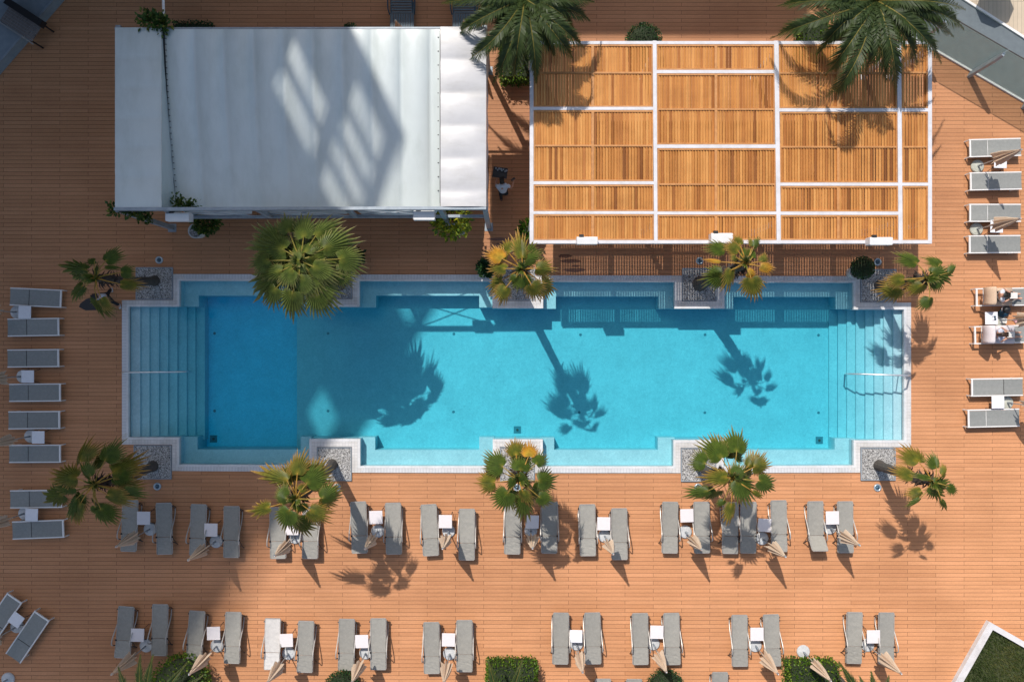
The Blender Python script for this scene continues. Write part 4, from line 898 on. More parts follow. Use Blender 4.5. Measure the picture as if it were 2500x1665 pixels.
def lounger_a(key, back_deg, label):
    t = thing('sling_lounger', (0, 0, 0), 0, label, 'sun lounger')
    zs = 0.38
    s = slingstrip(LY, zs - 0.02, HY + 0.012, zs, 0.022); st_ = s.build('seat', key, t, smooth=False)
    ba = R(back_deg); bl = LY + HY
    bk = slingstrip(HY - 0.012, zs, HY - 0.012 - bl * math.cos(ba), zs + bl * math.sin(ba), 0.018); bt_ = bk.build('backrest', key, t)
    m = MB(); m.tube([(-W2, LY, zs - .03), (W2, LY, zs - .03)], 0.02, 6); m.build('cross_bar', 'alu', st_)
    m = MB(); m.tube([(-W2, HY - .02, zs - .03), (W2, HY - .02, zs - .03)], 0.018, 6); m.build('cross_bar', 'alu', st_)
    m = MB()
    ye, ze = HY - 0.012 - bl * math.cos(ba), zs + bl * math.sin(ba) - .02
    m.tube([(-W2, ye, ze), (W2, ye, ze)], 0.02, 6); m.build('cross_bar', 'alu', bt_)
    for sx in (-1, 1):
        x = sx * (W2 + 0.035)
        m = MB(); pts = curve([(x, 0.72, 0.10), (x * 1.03, 0.58, 0.11), (x * 1.05, 0.30, 0.24), (x * 1.06, 0.0, 0.46), (x * 1.08, -0.22, 0.59), (x * 1.10, -0.42, 0.60), (x * 1.10, -0.50, 0.50)], 4)
        m.tube(pts, 0.021, 7); m.build('arm_tube', 'alu', t)
        m = MB(); m.tube([(x * 0.93, 0.86, zs - .05), (x, 0.83, 0.2), (x * 1.02, 0.72, 0.02)], 0.017, 6); m.tube([(x * 1.0, 0.71, 0.10), (x * .95, 0.83, zs - .06)], 0.014, 6); m.box((x * 1.03, 0.84, zs - .05), (0.05, 0.04, 0.04)); m.build('front_leg', 'dark_metal', t)
        m = MB(); m.tube([(x * 1.10, -0.50, 0.50), (x * 1.10, -0.56, 0.30), (x * 1.12, -0.70, 0.015)], 0.019, 6); m.tube([(x * 0.9, -0.36, zs - .06), (x * 1.10, -0.66, 0.10)], 0.013, 6); m.build('rear_leg', 'dark_metal', t)
        m = MB(); m.tube([(x * 0.86, HY, zs + .0), (x * 1.02, HY, zs + .0)], 0.034, 10); m.build('pivot_knob', 'black', t)
        m = MB(); m.tube([(x * 0.93, LY - 0.02, zs - .035), (x * 0.93, HY, zs - .03), (x * 0.93, ye + 0.02, ze - .005)], 0.018, 6); m.build('side_rail', 'alu', t)
    return t
def place_a(proto, used, tx, ty, bx, by, zr, label, group):
    a, c = P(*zr(tx, ty), 0.38), P(*zr(bx, by), 0.38); m = (a + c) / 2; d = a - c
    rz = math.atan2(d.y, d.x) - PI / 2; loc = (m.x, m.y, 0)
    if proto in PAV:
        proto = PAV[rnd.choice((0, 0, 1, 2))]
        if proto.name in usedv: return dup(proto, loc, rz, label, group)
        usedv.add(proto.name)
    elif used: return dup(proto, loc, rz, label, group)
    proto.location = loc; proto.rotation_euler = (0, 0, rz); proto['label'] = label; proto['group'] = group; return proto
PAV = [lounger_a('sling', d_, 'x') for d_ in (1.5, 4.5, 0.0)]; PA = PAV[0]; usedv = set(); PW = lounger_a('sling_white', 1.5, 'x'); PR = lounger_a('sling', 43, 'x')
B1, B2, B3, B4 = Z(0, 1100, 2.775), Z(620, 1100, 2.775), Z(1240, 1100, 2.775), Z(1860, 1100, 2.775)
row2 = [(B1, 880, 342, 873, 670), (B1, 1107, 356, 1116, 698), (B1, 1346, 365, 1335, 707), (B1, 1568, 380, 1567, 718), (B2, 157, 386, 164, 727), (B2, 382, 385, 381, 725), (B2, 705, 349, 718, 688), (B2, 941, 356, 949, 697), (B2, 1182, 366, 1200, 708), (B2, 1443, 396, 1441, 739),
        (B3, 35, 357, 29, 697), (B3, 284, 348, 279, 690), (B3, 538, 366, 542, 708), (B3, 754, 393, 757, 735), (B3, 1101, 348, 1096, 692), (B3, 1312, 350, 1316, 690), (B3, 1510, 352, 1505, 693), (B3, 1632, 350, 1628, 690), (B4, 115, 340, 119, 680), (B4, 364, 345, 368, 688), (B4, 566, 346, 568, 688)]
row1 = [(B1, 854, 1058, 830, 1398), (B1, 1084, 1042, 1078, 1385), (B1, 1335, 1088, 1311, 1428), (B1, 1580, 1095, 1571, 1437), (B2, 127, 1140, 121, 1478), (B2, 353, 1157, 344, 1497), (B2, 629, 1143, 623, 1483), (B2, 842, 1140, 843, 1478), (B2, 1201, 1167, 1206, 1503), (B2, 1426, 1152, 1427, 1490),
        (B3, 360, 1100, 355, 1442), (B3, 572, 1100, 579, 1440), (B3, 896, 1103, 899, 1445), (B3, 1108, 1103, 1115, 1443), (B3, 1570, 1117, 1572, 1455), (B4, 63, 1113, 75, 1452), (B4, 631, 1095, 623, 1440), (B4, 847, 1097, 842, 1443)]
used = False
pair2 = ['under the dark palm at far left', 'in the shade left of the tall fan palm', 'under the tall fan palm', 'with a trunk shadow across', 'in full sun left of the star shaped palm', 'under the star shaped palm', 'right of the star shaped palm', 'left of the windblown palm', 'below the windblown palm', 'at the right end of the row']
pidx = [0, 0, 1, 1, 2, 2, 3, 3, 4, 4, 5, 5, 6, 6, 7, 7, 8, 8, 8, 9, 9]; side = ['left', 'right'] * 8 + ['left', 'middle', 'right'] + ['left', 'right']
for k, (zr, a, c, d, e) in enumerate(row2):
    lab = 'grey lounger, %s one %s' % (side[k], pair2[pidx[k]])
    if k == 19:
        place_a(PR, False, a, c, d, e, zr, 'grey sling lounger with its backrest raised, right end of the pool side row', 'grey sling loungers'); continue
    place_a(PA, used, a, c, d, e, zr, lab, 'grey sling loungers'); used = True
pair1 = ['at the far left', 'beside the wide dark bush', 'next to the cream lounger', 'above the left round topiary', 'left of the square hedge', 'right of the square hedge', 'above the right round topiary', 'left of the lone parasol base', 'right of the lone parasol base']
for k, (zr, a, c, d, e) in enumerate(row1):
    lab = 'grey sling lounger, %s of the pair %s, lower row' % ('left' if k % 2 == 0 else 'right', pair1[k // 2])
    if k == 4: place_a(PW, False, a, c, d, e, zr, 'cream white sling lounger, the only pale one in the lower row', 'grey sling loungers'); continue
    place_a(PA, True, a, c, d, e, zr, lab, 'grey sling loungers')
for k, (x, y) in enumerate(((645, 1548), (856, 1550), (1438, 1503))):
    place_a(PA, True, x, y, x, y + 341, B3, 'grey sling lounger cut by the bottom edge, %s' % ('left of the right round topiary', 'beside the right round topiary', 'right of the right round topiary')[k], 'grey sling loungers')
# white framed loungers
def lounger_b(style, label, raised=0):
    """x axis = length, backrest towards -x; cross bar end at +x (style 1) or -x (style 2)"""
    t = thing('flat_lounger', (0, 0, 0), 0, label, 'sun lounger'); Lh = 1.0; w = 0.325; z = 0.35; ce = 1 if style == 1 else -1
    m = MB()
    for sy in (-1, 1): m.box((0, sy * w, z - 0.03), (2 * Lh, 0.045, 0.06))
    m.box((ce * (Lh - 0.05), 0, z - 0.028), (0.06, 2 * w - 0.045, 0.05)); m.box((-ce * (Lh - 0.12), 0, z - 0.045), (0.05, 2 * w - 0.045, 0.03)); m.build('frame', 'white_metal', t)
    for sx in (-1, 1):
        for sy in (-1, 1):
            m = MB(); x0 = sx * (Lh - 0.022) if sx == ce else sx * (Lh - 0.25)
            m.box((x0, sy * w, (z - 0.06) / 2), (0.044, 0.04, z - 0.06)); m.build('leg', 'white_metal', t)
    hx = -Lh + 0.74 if style == 1 else -Lh + 0.72
    def pad(x0, x1, z0, z1, name):
        mb = MB(); vs = []; n = 6
        for i in range(n + 1):
            q = i / n
            for y in (-w + 0.03, 0, w - 0.03): vs.append((x0 + (x1 - x0) * q, y, z0 + (z1 - z0) * q - (0.012 if y == 0 else 0)))
        N_ = len(vs); vs += [(a, b_, c - 0.02) for a, b_, c in vs]; fs = []
        for i in range(n):
            for j in range(2):
                a = i * 3 + j; fs += [(a, a + 1, a + 4, a + 3), (N_ + a, N_ + a + 3, N_ + a + 4, N_ + a + 1)]
            for a in (i * 3, i * 3 + 2): fs.append((a, a + 3, N_ + a + 3, N_ + a))
        for a in (0, 1, n * 3, n * 3 + 1): fs.append((a, a + 1, N_ + a + 1, N_ + a))
        mb.mesh(vs, fs); return mb.build(name, 'sling_b', t)
    e0 = Lh - 0.085 if ce == 1 else Lh - 0.01; e1 = -Lh + 0.01 if ce == 1 else -Lh + 0.085
    pad(hx + 0.014, e0, z + 0.004, z + 0.004, 'seat')
    ra = R(raised); ln = hx - 0.014 - e1
    pad(hx - 0.014 - ln * math.cos(ra), hx - 0.014, z + 0.006 + ln * math.sin(ra), z + 0.006, 'backrest')
    if raised:
        m = MB(); m.box((hx - 0.40, 0, z - 0.05), (0.03, 2 * w - 0.045, 0.03))
        for sy in (-1, 1): m.tube([(hx - 0.40, sy * 0.24, z - .04), (hx - 0.014 - ln * 0.6 * math.cos(ra), sy * 0.24, z + ln * 0.6 * math.sin(ra))], 0.012, 5)
        m.build('backrest_stay', 'white_metal', t)
    else:
        m = MB(); m.box((hx, 0, z - 0.022), (0.03, 2 * w - 0.06, 0.012)); m.build('hinge_bar', 'dark_metal' if style == 1 else 'white_metal', t)
    return t
P1, P2, PU = lounger_b(1, 'x'), lounger_b(2, 'x'), lounger_b(2, 'x', 62)
used_b = {}
def place_b(pr, x0, y0, x1, y1, label, flip=False, zr=None):
    a, c = P(x0, y0, 0.35), P(x1, y1, 0.35); m = (a + c) / 2; d = c - a; rz = math.atan2(d.y, d.x) + (PI if flip else 0)
    loc = (m.x, m.y, 0); g = 'white framed loungers'
    if used_b.get(pr.name_full): return dup(pr, loc, rz, label, g)
    used_b[pr.name_full] = 1; pr.location = loc; pr.rotation_euler = (0, 0, rz); pr['label'] = label; pr['group'] = g; return pr
A1 = Z(0, 540, 2.8)
left_b = [((65, 515, 425, 531), 'beside the leaning dark palm, topmost of the left column'), ((47, 728, 410, 722), 'below the topmost table of the left column'), ((47, 939, 408, 935), 'above the second table of the left column'), ((58, 1173, 420, 1170), 'below the second table of the left column'), ((52, 1361, 416, 1358), 'above the third table of the left column'), ((58, 1590, 420, 1588), 'below the third table of the left column')]
for (x0, y0, x1, y1), l in left_b: place_b(P1, *A1(x0, y0), *A1(x1, y1), 'white framed slate lounger, ' + l)
place_b(P1, *B1(63, 330), *B1(425, 325), 'white framed lounger with palm leaves hanging over its right end')
place_b(P1, *B1(77, 541), *B1(440, 527), 'white framed lounger, lowest of the straight ones in the left column')
place_b(P1, 30, 1608.7, 104, 1500, 'white framed lounger set diagonally at the bottom left, fully in view')
place_b(P1, -37, 1564.5, 37, 1456.5, 'white framed lounger set diagonally and cut by the left edge')
place_b(P2, 2366, 362.5, 2493, 359, 'white framed lounger under the folded parasol, topmost of the right column')
place_b(P2, 2368, 443.5, 2494, 441, 'white framed lounger with a parasol shadow, second in the right column')
place_b(P2, 2366, 520, 2493, 520, 'white framed lounger under the second folded parasol of the right column')
place_b(P2, 2365, 597, 2492, 596, 'white framed lounger with a parasol shadow above the reading women')
place_b(PU, 2382, 726, 2509, 724, 'white framed lounger with a raised back under a beige towel')
place_b(PU, 2378, 818.5, 2505, 815, 'white framed lounger with a raised back under a white towel')
place_b(P1, 2370.7, 946, 2497.5, 944, 'white framed lounger with its hinge at the right, above the lower right table', True)
place_b(P2, 2362.5, 1022, 2489, 1019, 'white framed lounger with a thin pole shadow, lowest in the right column')

# side tables
def side_table(key, s):
    t = thing('side_table', (0, 0, 0), 0, 'x', 'side table'); h = 0.45
    m = MB(); m.box((0, 0, h - 0.012), (s, s, 0.024), bev=0.006); tt_ = m.build('table_top', key, t)
    for sx in (-1, 1):
        for sy in (-1, 1):
            m = MB(); m.tube([(sx * (s / 2 - 0.05), sy * (s / 2 - 0.06), h - 0.03), (sx * (s / 2 - 0.02), sy * (s / 2 + 0.03), 0.0)], 0.012, 5); m.build('leg', 'dark_metal', t)
    m = MB(); m.box((0, 0, h - 0.04), (s - 0.06, s - 0.06, 0.03)); m.build('apron', 'alu', tt_); return t
T1, T2 = side_table('tabletop', 0.505), side_table('tabletop2', 0.48)
used_t = {}
def put(pr, loc, rz, label, group):
    if used_t.get(pr.name_full): return dup(pr, loc, rz, label, group)
    used_t[pr.name_full] = 1; pr.location = loc; pr.rotation_euler = (0, 0, rz); pr['label'] = label; pr['group'] = group; return pr
tabs2 = [(B1, 972, 457), (B1, 1428, 537), (B2, 256, 527), (B2, 826, 452), (B2, 1297, 480), (B3, 165, 482), (B3, 650, 495), (B3, 1213, 440), (B4, 19, 505), (B4, 479, 455)]
for k, (zr, x, y) in enumerate(tabs2):
    put(T1, P(*zr(x, y), 0.45) * Vector((1, 1, 0)) if False else Vector((P(*zr(x, y), 0.45).x, P(*zr(x, y), 0.45).y, 0)), R(rnd.uniform(-2, 2)) + (R(-3) if k == 8 else 0), 'pale side table by loungers %s' % pair2[k], 'square side tables')
tabs1 = [(B1, 931, 1249), (B1, 1446, 1237), (B2, 219, 1285), (B2, 730, 1292), (B2, 1318, 1281), (B3, 462, 1257), (B3, 1009, 1229), (B3, 1688, 1243), (B4, 757, 1260)]
for k, (zr, x, y) in enumerate(tabs1):
    p = P(*zr(x, y), 0.45); put(T2 if k == 5 else T1, Vector((p.x, p.y, 0)), R(rnd.uniform(-2, 2)), 'pale side table in the pair %s, lower row' % pair1[k], 'square side tables')
lt = [((168 / 2.8, 540 + 622 / 2.8), 0, 'topmost table in the left column'), ((188 / 2.8, 540 + 1062 / 2.8), 0, 'second table down the left column'), ((260 / 2.8, 540 + 1477 / 2.8), 0, 'third table down the left column'), (B1(213, 435), 0, 'table below the hanging palm leaves at left'), (B1(108, 1145), R(-34), 'table turned between the diagonal loungers'),
      ((2443, 395.5), 0, 'table under the topmost parasol on the right'), ((2433.7, 553), 0, 'table under the second parasol on the right'), ((2420.8, 777), 0, 'table with dark glasses on it beside the women'), ((2436.8, 981.8), 0, 'lowest table on the right')]
for (x, y), a, l in lt:
    p = P(x, y, 0.45); put(T2, Vector((p.x, p.y, 0)), a + R(rnd.uniform(-2, 2)), 'square white side table, ' + l, 'square side tables')

# parasols
def parasol(seed, key):
    r0 = random.Random(seed); t = thing('closed_parasol', (0, 0, 0), 0, 'x', 'parasol')
    m = MB(); m.lathe((0, 0, 0), [(0.245, 0.0), (0.255, 0.02), (0.255, 0.055), (0.23, 0.085), (0.06, 0.10)], 26); m.lathe((0.12, 0.06, 0.088), [(0.03, 0), (0.03, 0.02), (0, 0.02)], 8); m.build('base', key, t)
    m = MB(); m.tube([(0, 0, 0.09), (0, 0, 0.42)], 0.035, 8); m.box((0.05, 0, 0.36), (0.05, 0.025, 0.03)); m.build('socket', 'steel', t)
    m = MB(); m.tube([(0, 0, 0.40), (0, 0, 2.70)], 0.02, 8); m.build('pole', 'alu', t)
    m = MB(); n = 8; zs = [2.68, 2.50, 2.2, 1.85, 1.5, 1.28]; ro = [0.03, 0.065, 0.12, 0.19, 0.245, 0.27]; ri = [0.026, 0.04, 0.055, 0.07, 0.085, 0.10]
    amp = [r0.uniform(0.65, 1.15) for _ in range(n)]; an = [2 * PI * (i + r0.uniform(-0.25, 0.25)) / n for i in range(n)]; dz = [r0.uniform(-0.14, 0.12) for _ in range(n)]
    vs = []; k = 4 * n
    for lv in range(6):
        for i in range(n):
            a0 = an[i]; a1 = an[(i + 1) % n] + (2 * PI if i == n - 1 else 0); q = lv / 5.0
            tw = 0.25 * q
            for f, rr in ((0.0, ro[lv] * (1 + (amp[i] - 1) * q)), (0.12, ro[lv] * 0.9 * (1 + (amp[i] - 1) * q)), (0.5, ri[lv]), (0.85, ro[lv] * 0.72)):
                a = a0 + (a1 - a0) * f + tw; z = zs[lv] + (dz[i] if lv >= 4 else 0) * (1 if f < 0.2 else 0.4) * (q)
                vs.append((rr * math.cos(a), rr * math.sin(a), z))
    fs = [(lv * k + i, lv * k + (i + 1) % k, (lv + 1) * k + (i + 1) % k, (lv + 1) * k + i) for lv in range(5) for i in range(k)]
    m.mesh(vs, [f[::-1] for f in fs]); cano = m.build('canopy', 'fabric', t)
    for i in range(n):
        m = MB(); m.tube([(0.03 * math.cos(an[i] + .1), 0.03 * math.sin(an[i] + .1), 2.5), (0.17 * math.cos(an[i] + .22), 0.17 * math.sin(an[i] + .22), 1.45)], 0.008, 4)
        m.build('rib', 'alu', cano)
    m = MB(); m.lathe((0, 0, 2.66), [(0.045, 0), (0.05, 0.03), (0.03, 0.06), (0.03, 0.075), (0.022, 0.10), (0.001, 0.115)], 12); m.build('finial', 'chrome', cano, smooth=True); return t
PAR = [parasol(s, 'concrete') for s in (3, 11, 29)] + [parasol(5, 'concrete_y')]
u2 = [(B1, 1015, 532), (B1, 1462, 615), (B2, 278, 588), (B2, 838, 545), (B2, 1318, 545), (B3, 155, 543), (B3, 655, 578), (B3, 1203, 550), (B4, 3, 595), (B4, 462, 523)]
for k, (zr, x, y) in enumerate(u2):
    p = P(*zr(x, y), 0.08); put(PAR[k % 3], Vector((p.x, p.y, 0)), rnd.uniform(0, 6.28), 'beige parasol by loungers %s, pool side row' % pair2[k], 'closed parasols')
u1 = [(B1, 988, 1322), (B1, 1468, 1322), (B2, 233, 1373), (B2, 757, 1370), (B2, 1325, 1375), (B3, 466, 1310), (B3, 985, 1308), (B3, 1677, 1320), (B4, 720, 1318)]
for k, (zr, x, y) in enumerate(u1):
    p = P(*zr(x, y), 0.08); put(PAR[(k + 1) % 3], Vector((p.x, p.y, 0)), rnd.uniform(0, 6.28), 'beige parasol by the pair %s, lower row' % pair1[k], 'closed parasols')
for k, (x, y, l) in enumerate([(*B4(283, 1362), 'standing alone beside the square hedge at bottom right'), (40, 762, 'cut by the left edge, base beside the topmost left table'), (55, 919, 'cut by the left edge, second down'), (74, 1065, 'cut by the left edge, third down'), (*B1(165, 425), 'cut by the left edge below the hanging palm leaves'), (*B1(112, 1192), 'between the diagonal loungers at bottom left'), (18, 1658, 'with only its round base in the bottom left corner'),
                             (990, 118, 'behind the tent over the left navy sunbed'), (1143, 118, 'behind the tent over the right navy sunbed')]):
    p = P(x, y, 0.08); put(PAR[k % 3], Vector((p.x, p.y, 0)), rnd.uniform(0, 6.28), 'closed beige parasol ' + l, 'closed parasols')
for x, y, l in ((2387.4, 406, 'leaning over the topmost lounger of the right column'), (2385, 559.6, 'second down the right column'), (2441, 782, 'between the two reading women'), (2459, 983, 'beside the lowest right table')):
    p = P(x, y, 0.08); put(PAR[3], Vector((p.x, p.y, 0)), rnd.uniform(0, 6.28), 'closed beige parasol on a worn base, ' + l, 'closed parasols')

# navy sunbeds behind the tent
def navy(x0, x1, y1, label, first=[None]):
    c = P((x0 + x1) / 2, 20, 0.35); loc = Vector((c.x, c.y, 0))
    if first[0]: return dup(first[0], loc, 0, label, 'navy sunbeds')
    t = thing('navy_sunbed', loc, 0, label, 'sun lounger', 'navy sunbeds'); first[0] = t; w = (x1 - x0) * (H - .35) / F
    m = MB()
    for i in range(9): m.box((-w / 2 + w * (i + .5) / 9, -0.62, 0.345), (w / 9 - 0.014, 0.75, 0.03))
    m.box((0, -0.235, 0.34), (w, 0.03, 0.03)); m.build('seat', 'bluebed', t)
    m = MB()
    for i in range(12): m.box((0, -0.17 + 0.09 * i, 0.355 + 0.03 * i), (w - 0.04, 0.072, 0.025))
    for sx in (-1, 1): m.tube([(sx * (w / 2 - 0.02), -0.2, 0.33), (sx * (w / 2 - 0.02), 0.87, 0.68)], 0.025, 6)
    m.build('backrest', 'bluebed', t)
    for sx in (-1, 1):
        m = MB(); m.box((sx * (w / 2 + 0.01), -0.4, 0.3), (0.05, 1.3, 0.07)); m.build('side_rail', 'bluebed', t)
        m = MB(); x = sx * (w / 2 + 0.09); m.tube(curve([(x * .92, -0.25, 0.3), (x, -0.12, 0.52), (x * 1.02, 0.15, 0.55), (x, 0.38, 0.5)], 4), 0.024, 6); m.build('armrest', 'bluebed', t)
        for yy in (-0.85, 0.2):
            m = MB(); m.box((sx * (w / 2 - 0.02), yy, 0.135), (0.06, 0.06, 0.27)); m.build('leg', 'bluebed', t)
navy(954.6, 1008, 70, 'navy slatted sunbed behind the tent, left one of two'); navy(1107, 1160, 70, 'navy slatted sunbed behind the tent, partly under the feather palm')

# round deck lamps
for k, (x, y, l) in enumerate([(389, 635, 'by the top left gravel square'), (1708, 637, 'in front of the pergola beside the yellowing palm'), (2142, 640, 'beside the ball topiary'), (384.5, 1187, 'below the bottom left gravel square'), (823, 1189, 'beside the tall fan palm'), (1704, 1189, 'under the windblown palm'), (2142, 1190, 'below the bottom right gravel square'), (1263, 1190, 'under the star shaped palm')]):
    t = thing('deck_lamp', P(x, y), 0, 'round chrome deck lamp ' + l, 'deck lamp', 'round lamps set in the deck')
    m = MB(); m.lathe((0, 0, 0), [(0.15, 0.0), (0.15, 0.03), (0.125, 0.05), (0.095, 0.045), (0.085, 0.02)], 22); m.build('ring', 'ring', t, smooth=True)
    m = MB(); m.lathe((0, 0, 0.022), [(0.088, 0), (0.07, 0.03), (0.001, 0.045)], 18); m.build('lens', 'lens', t, smooth=True)
    m = MB(); m.box((0.01, -0.01, 0.066), (0.06, 0.035, 0.012), 0.5); m.build('louvre', 'black', t)

# handrails
def rail(pts, label, stay):
    t = thing('handrail', pts[0], 0, label, 'handrail', 'pool handrails'); m = MB(); m.tube([p - pts[0] for p in pts], 0.032, 8); m.build('tube', 'chrome', t, smooth=True)
    m = MB(); a, c2 = stay; m.tube([a - pts[0], c2 - pts[0]], 0.02, 6); m.build('stay', 'chrome', t)
rail([P(2221, 917, 0.05), P(2221, 917, 0.80), P(2214, 916.8, 0.88), P(2106, 913.3, 0.55), P(2072, 913, 0.1), P(2064, 913, -0.12), P(2063, 913, -1.0)], 'bright chrome handrail over the steps at the right end of the pool', (P(2196, 916, 0.82), P(2193, 915, -0.3)))
rail([P(299, 909, 0.05), P(299.5, 909, 0.80), P(306, 909, 0.88), P(415, 908, 0.55), P(452, 907.5, 0.1), P(462, 907, -0.12), P(463, 907, -1.0)], 'thin chrome handrail over the steps at the left end of the pool', (P(330, 909, 0.80), P(332, 907, -0.3)))

# ------------------------------------------------------------------ top right: glass screen, terrace; top left ledge; lawn planter
t = thing('glass_screen', g0, 0, 'green tinted glass wind screen with steel posts at the top right', 'glass screen')
Lg = (gb - ga).length; nrm = Vector((-gd.y, gd.x, 0))
pq = P(2364, 188); s0 = (pq - ga).dot(gd); step = (P(2499, 259) - pq).length
ss = sorted([s0 + step * k for k in range(-12, 8) if 0.2 < s0 + step * k < Lg])
for a, c2 in zip(ss, ss[1:]):
    p, q = ga + gd * (a + 0.02) - g0, ga + gd * (c2 - 0.02) - g0; m = MB(); o = nrm * 0.006
    m.prism([(p - o)[:2], (q - o)[:2], (q + o)[:2], (p + o)[:2]], 0.08, 2.3, bottom=True); m.build('glass_panel', 'glass', t)
    m = MB(); o = nrm * 0.035; m.prism([(p - o)[:2], (q - o)[:2], (q + o)[:2], (p + o)[:2]], 0.0, 0.075); m.build('base_rail', 'white_metal', t)
    m = MB(); o = nrm * 0.012; m.prism([(p - o)[:2], (q - o)[:2], (q + o)[:2], (p + o)[:2]], 2.302, 2.33, bottom=True); m.build('top_rail', 'dark_metal', t)
for a in ss:
    p = ga + gd * a - g0 - nrm * 0.14; m = MB(); an = math.atan2(gd.y, gd.x)
    vs = []; 
    for z, d in ((0, 0.26), (1.7, 0.2), (2.12, 0.05)):
        for sx, sy in ((-.05, -d / 2), (.05, -d / 2), (.05, 0.11), (-.05, 0.11)): vs.append(p + gd * sx + nrm * sy + Vector((0, 0, z)))
    m.mesh(vs, [(3, 2, 1, 0), (8, 9, 10, 11)] + [(r * 4 + i, r * 4 + (i + 1) % 4, r * 4 + 4 + (i + 1) % 4, r * 4 + 4 + i) for r in (0, 1) for i in range(4)]); m.build('post', 'steel', t)
l1a, l1b = P(2356, 5), P(2500, 97); l1d = (l1b - l1a).normalized(); l1a, l1b = l1a - l1d * 25, l1b + l1d * 25; l1n = Vector((-l1d.y, l1d.x, 0))
m = MB(); m.face([ga.to_tuple(), gb.to_tuple(), l1b.to_tuple(), l1a.to_tuple()]); tag(m.build('path', 'pathgrey', loc=(0, 0, -0.006)), kind='structure')
m = MB(); m.face([l1a + l1n * 0.09, l1b + l1n * 0.09, l1b + l1n * 30, l1a + l1n * 30]); tag(m.build('terrace', 'paving', loc=(0, 0, -0.002)), kind='structure')
m = MB(); m.prism([l1a[:2], l1b[:2], (l1b + l1n * 0.09)[:2], (l1a + l1n * 0.09)[:2]], -0.1, 0.06); tag(m.build('kerb', 'white_metal'), kind='structure')
t = thing('dark_parasol', P(2398, -40), 0, 'dark open parasol at the top right corner beyond the glass screen', 'parasol')
m = MB(); m.lathe((0, 0, 1.4), [(0.75, 0), (0.45, 0.22), (0.03, 0.36), (0.001, 0.37)], 8); m.build('canopy', 'bluebed', t)
m = MB(); m.tube([(0, 0, 0), (0, 0, 1.72)], 0.025, 6); m.build('pole', 'alu', t)
m = MB(); m.lathe((0, 0, 0), [(0.28, 0), (0.28, 0.06), (0.05, 0.09)], 16); m.build('base', 'concrete', t)
# ledge top left
t = thing('concrete_ledge', P(20, 20), 0, 'blue grey concrete ledge running diagonally across the top left corner', 'ledge'); o0 = t.location.copy()
q = [(185, -64), (-60, 219), (-260, 219), (-260, -64)]
m = MB(); m.prism([(P(x, y, 0.5) - o0)[:2] for x, y in q], 0.0, 0.5); m.build('slab', 'ledge', t)
m = MB(); q = [(187, -64), (-58, 219), (-62, 217), (183, -66)]; m.prism([(P(x, y, 0.53) - o0)[:2] for x, y in q], 0.502, 0.53, bottom=True); m.build('coping_strip', 'steel', t)
c = P(50, 60, 0.8); d = (P(97, 68, .8) - P(23, 20, .8)); t = thing('slatted_bench', (c.x, c.y, 0), math.atan2(d.y, d.x), 'weathered slatted bench with a dark back set across the concrete ledge, top left', 'bench')
m = MB()
for i in range(6): m.box((0, -0.27 + 0.108 * i, 0.80), (1.45, 0.095, 0.03), t=rnd.random())
m.build('seat', 'oldwood', t)
m = MB(); m.box((0.02, 0.45, 0.93), (1.6, 0.26, 0.30)); m.build('backrest', 'black', t)  # plain dark box behind the slats
m = MB(); m.box((0.0, -0.37, 0.76), (1.6, 0.04, 0.05)); m.build('front_rail', 'alu', t)
for sx in (-1, 1):
    for y in (-0.3, 0.45):
        m = MB(); m.box((sx * 0.66, y, 0.39), (0.06, 0.06, 0.76)); m.build('leg', 'black', t)
# lawn planter bottom right
ap, ai = P(2408, 1512.5, 0), P(2424, 1537, .2); lo, li = P(2312, 1682, 0), P(2341, 1682, .2)
ld = (lo - ap).normalized(); lo, li = ap + ld * 9, ai + ld * 9; rd = (P(2500, 1565, 0) - ap).normalized(); ai.z = 0; ro_, ri_ = ap + rd * 7, ai + rd * 7
t = thing('planter_wall', ap * Vector((1, 1, 0)) if False else Vector((ap.x, ap.y, 0)), 0, 'white rendered low wall round the grass at the bottom right corner', 'low wall'); o0 = t.location.copy()
m = MB(); m.prism([(p - o0)[:2] for p in (ap, lo, li, ai)], 0, 0.2); m.build('wall', 'wallwhite', t)
m = MB(); m.prism([(p - o0)[:2] for p in (ap + rd * 0.001, ai + rd * 0.001, ri_, ro_)], 0, 0.197); m.build('wall', 'wallwhite', t)
m = MB(); m.use('soil'); m.face([(ai.x, ai.y, .05), (li.x, li.y, .05), (li.x + 8, li.y, .05), (ri_.x, ri_.y, .05)])
m.use('grass'); 
def inside(x, y):
    p = Vector((x, y, 0)) - Vector((ai.x, ai.y, 0)); n1 = Vector((-ld.y, ld.x, 0)); n2 = Vector((rd.y, -rd.x, 0))
    return p.dot(n1) > 0.02 and p.dot(n2) > 0.02
cnt = 0
while cnt < 9000:
    x, y = rnd.uniform(17.4, 21.2), rnd.uniform(-14.6, -10.8)
    if not inside(x, y): continue
    cnt += 1; a = rnd.uniform(0, 2 * PI); h = rnd.uniform(0.06, 0.16); le_ = rnd.uniform(0.02, 0.09); w = 0.012
    pt_ = math.sin(x * 2.3 + 1.7 * math.sin(y * 1.9)) * 0.25
    dx, dy = math.cos(a), math.sin(a); v = min(1, max(0, rnd.random() * 0.75 + pt_))
    m.mesh([(x - dy * w, y + dx * w, .045), (x + dy * w, y - dx * w, .045), (x + dx * le_, y + dy * le_, .05 + h)], [(0, 1, 2)], v)
tag(m.build('grass'), 'patchy green grass inside the white wall at the bottom right', 'grass', kind='stuff')

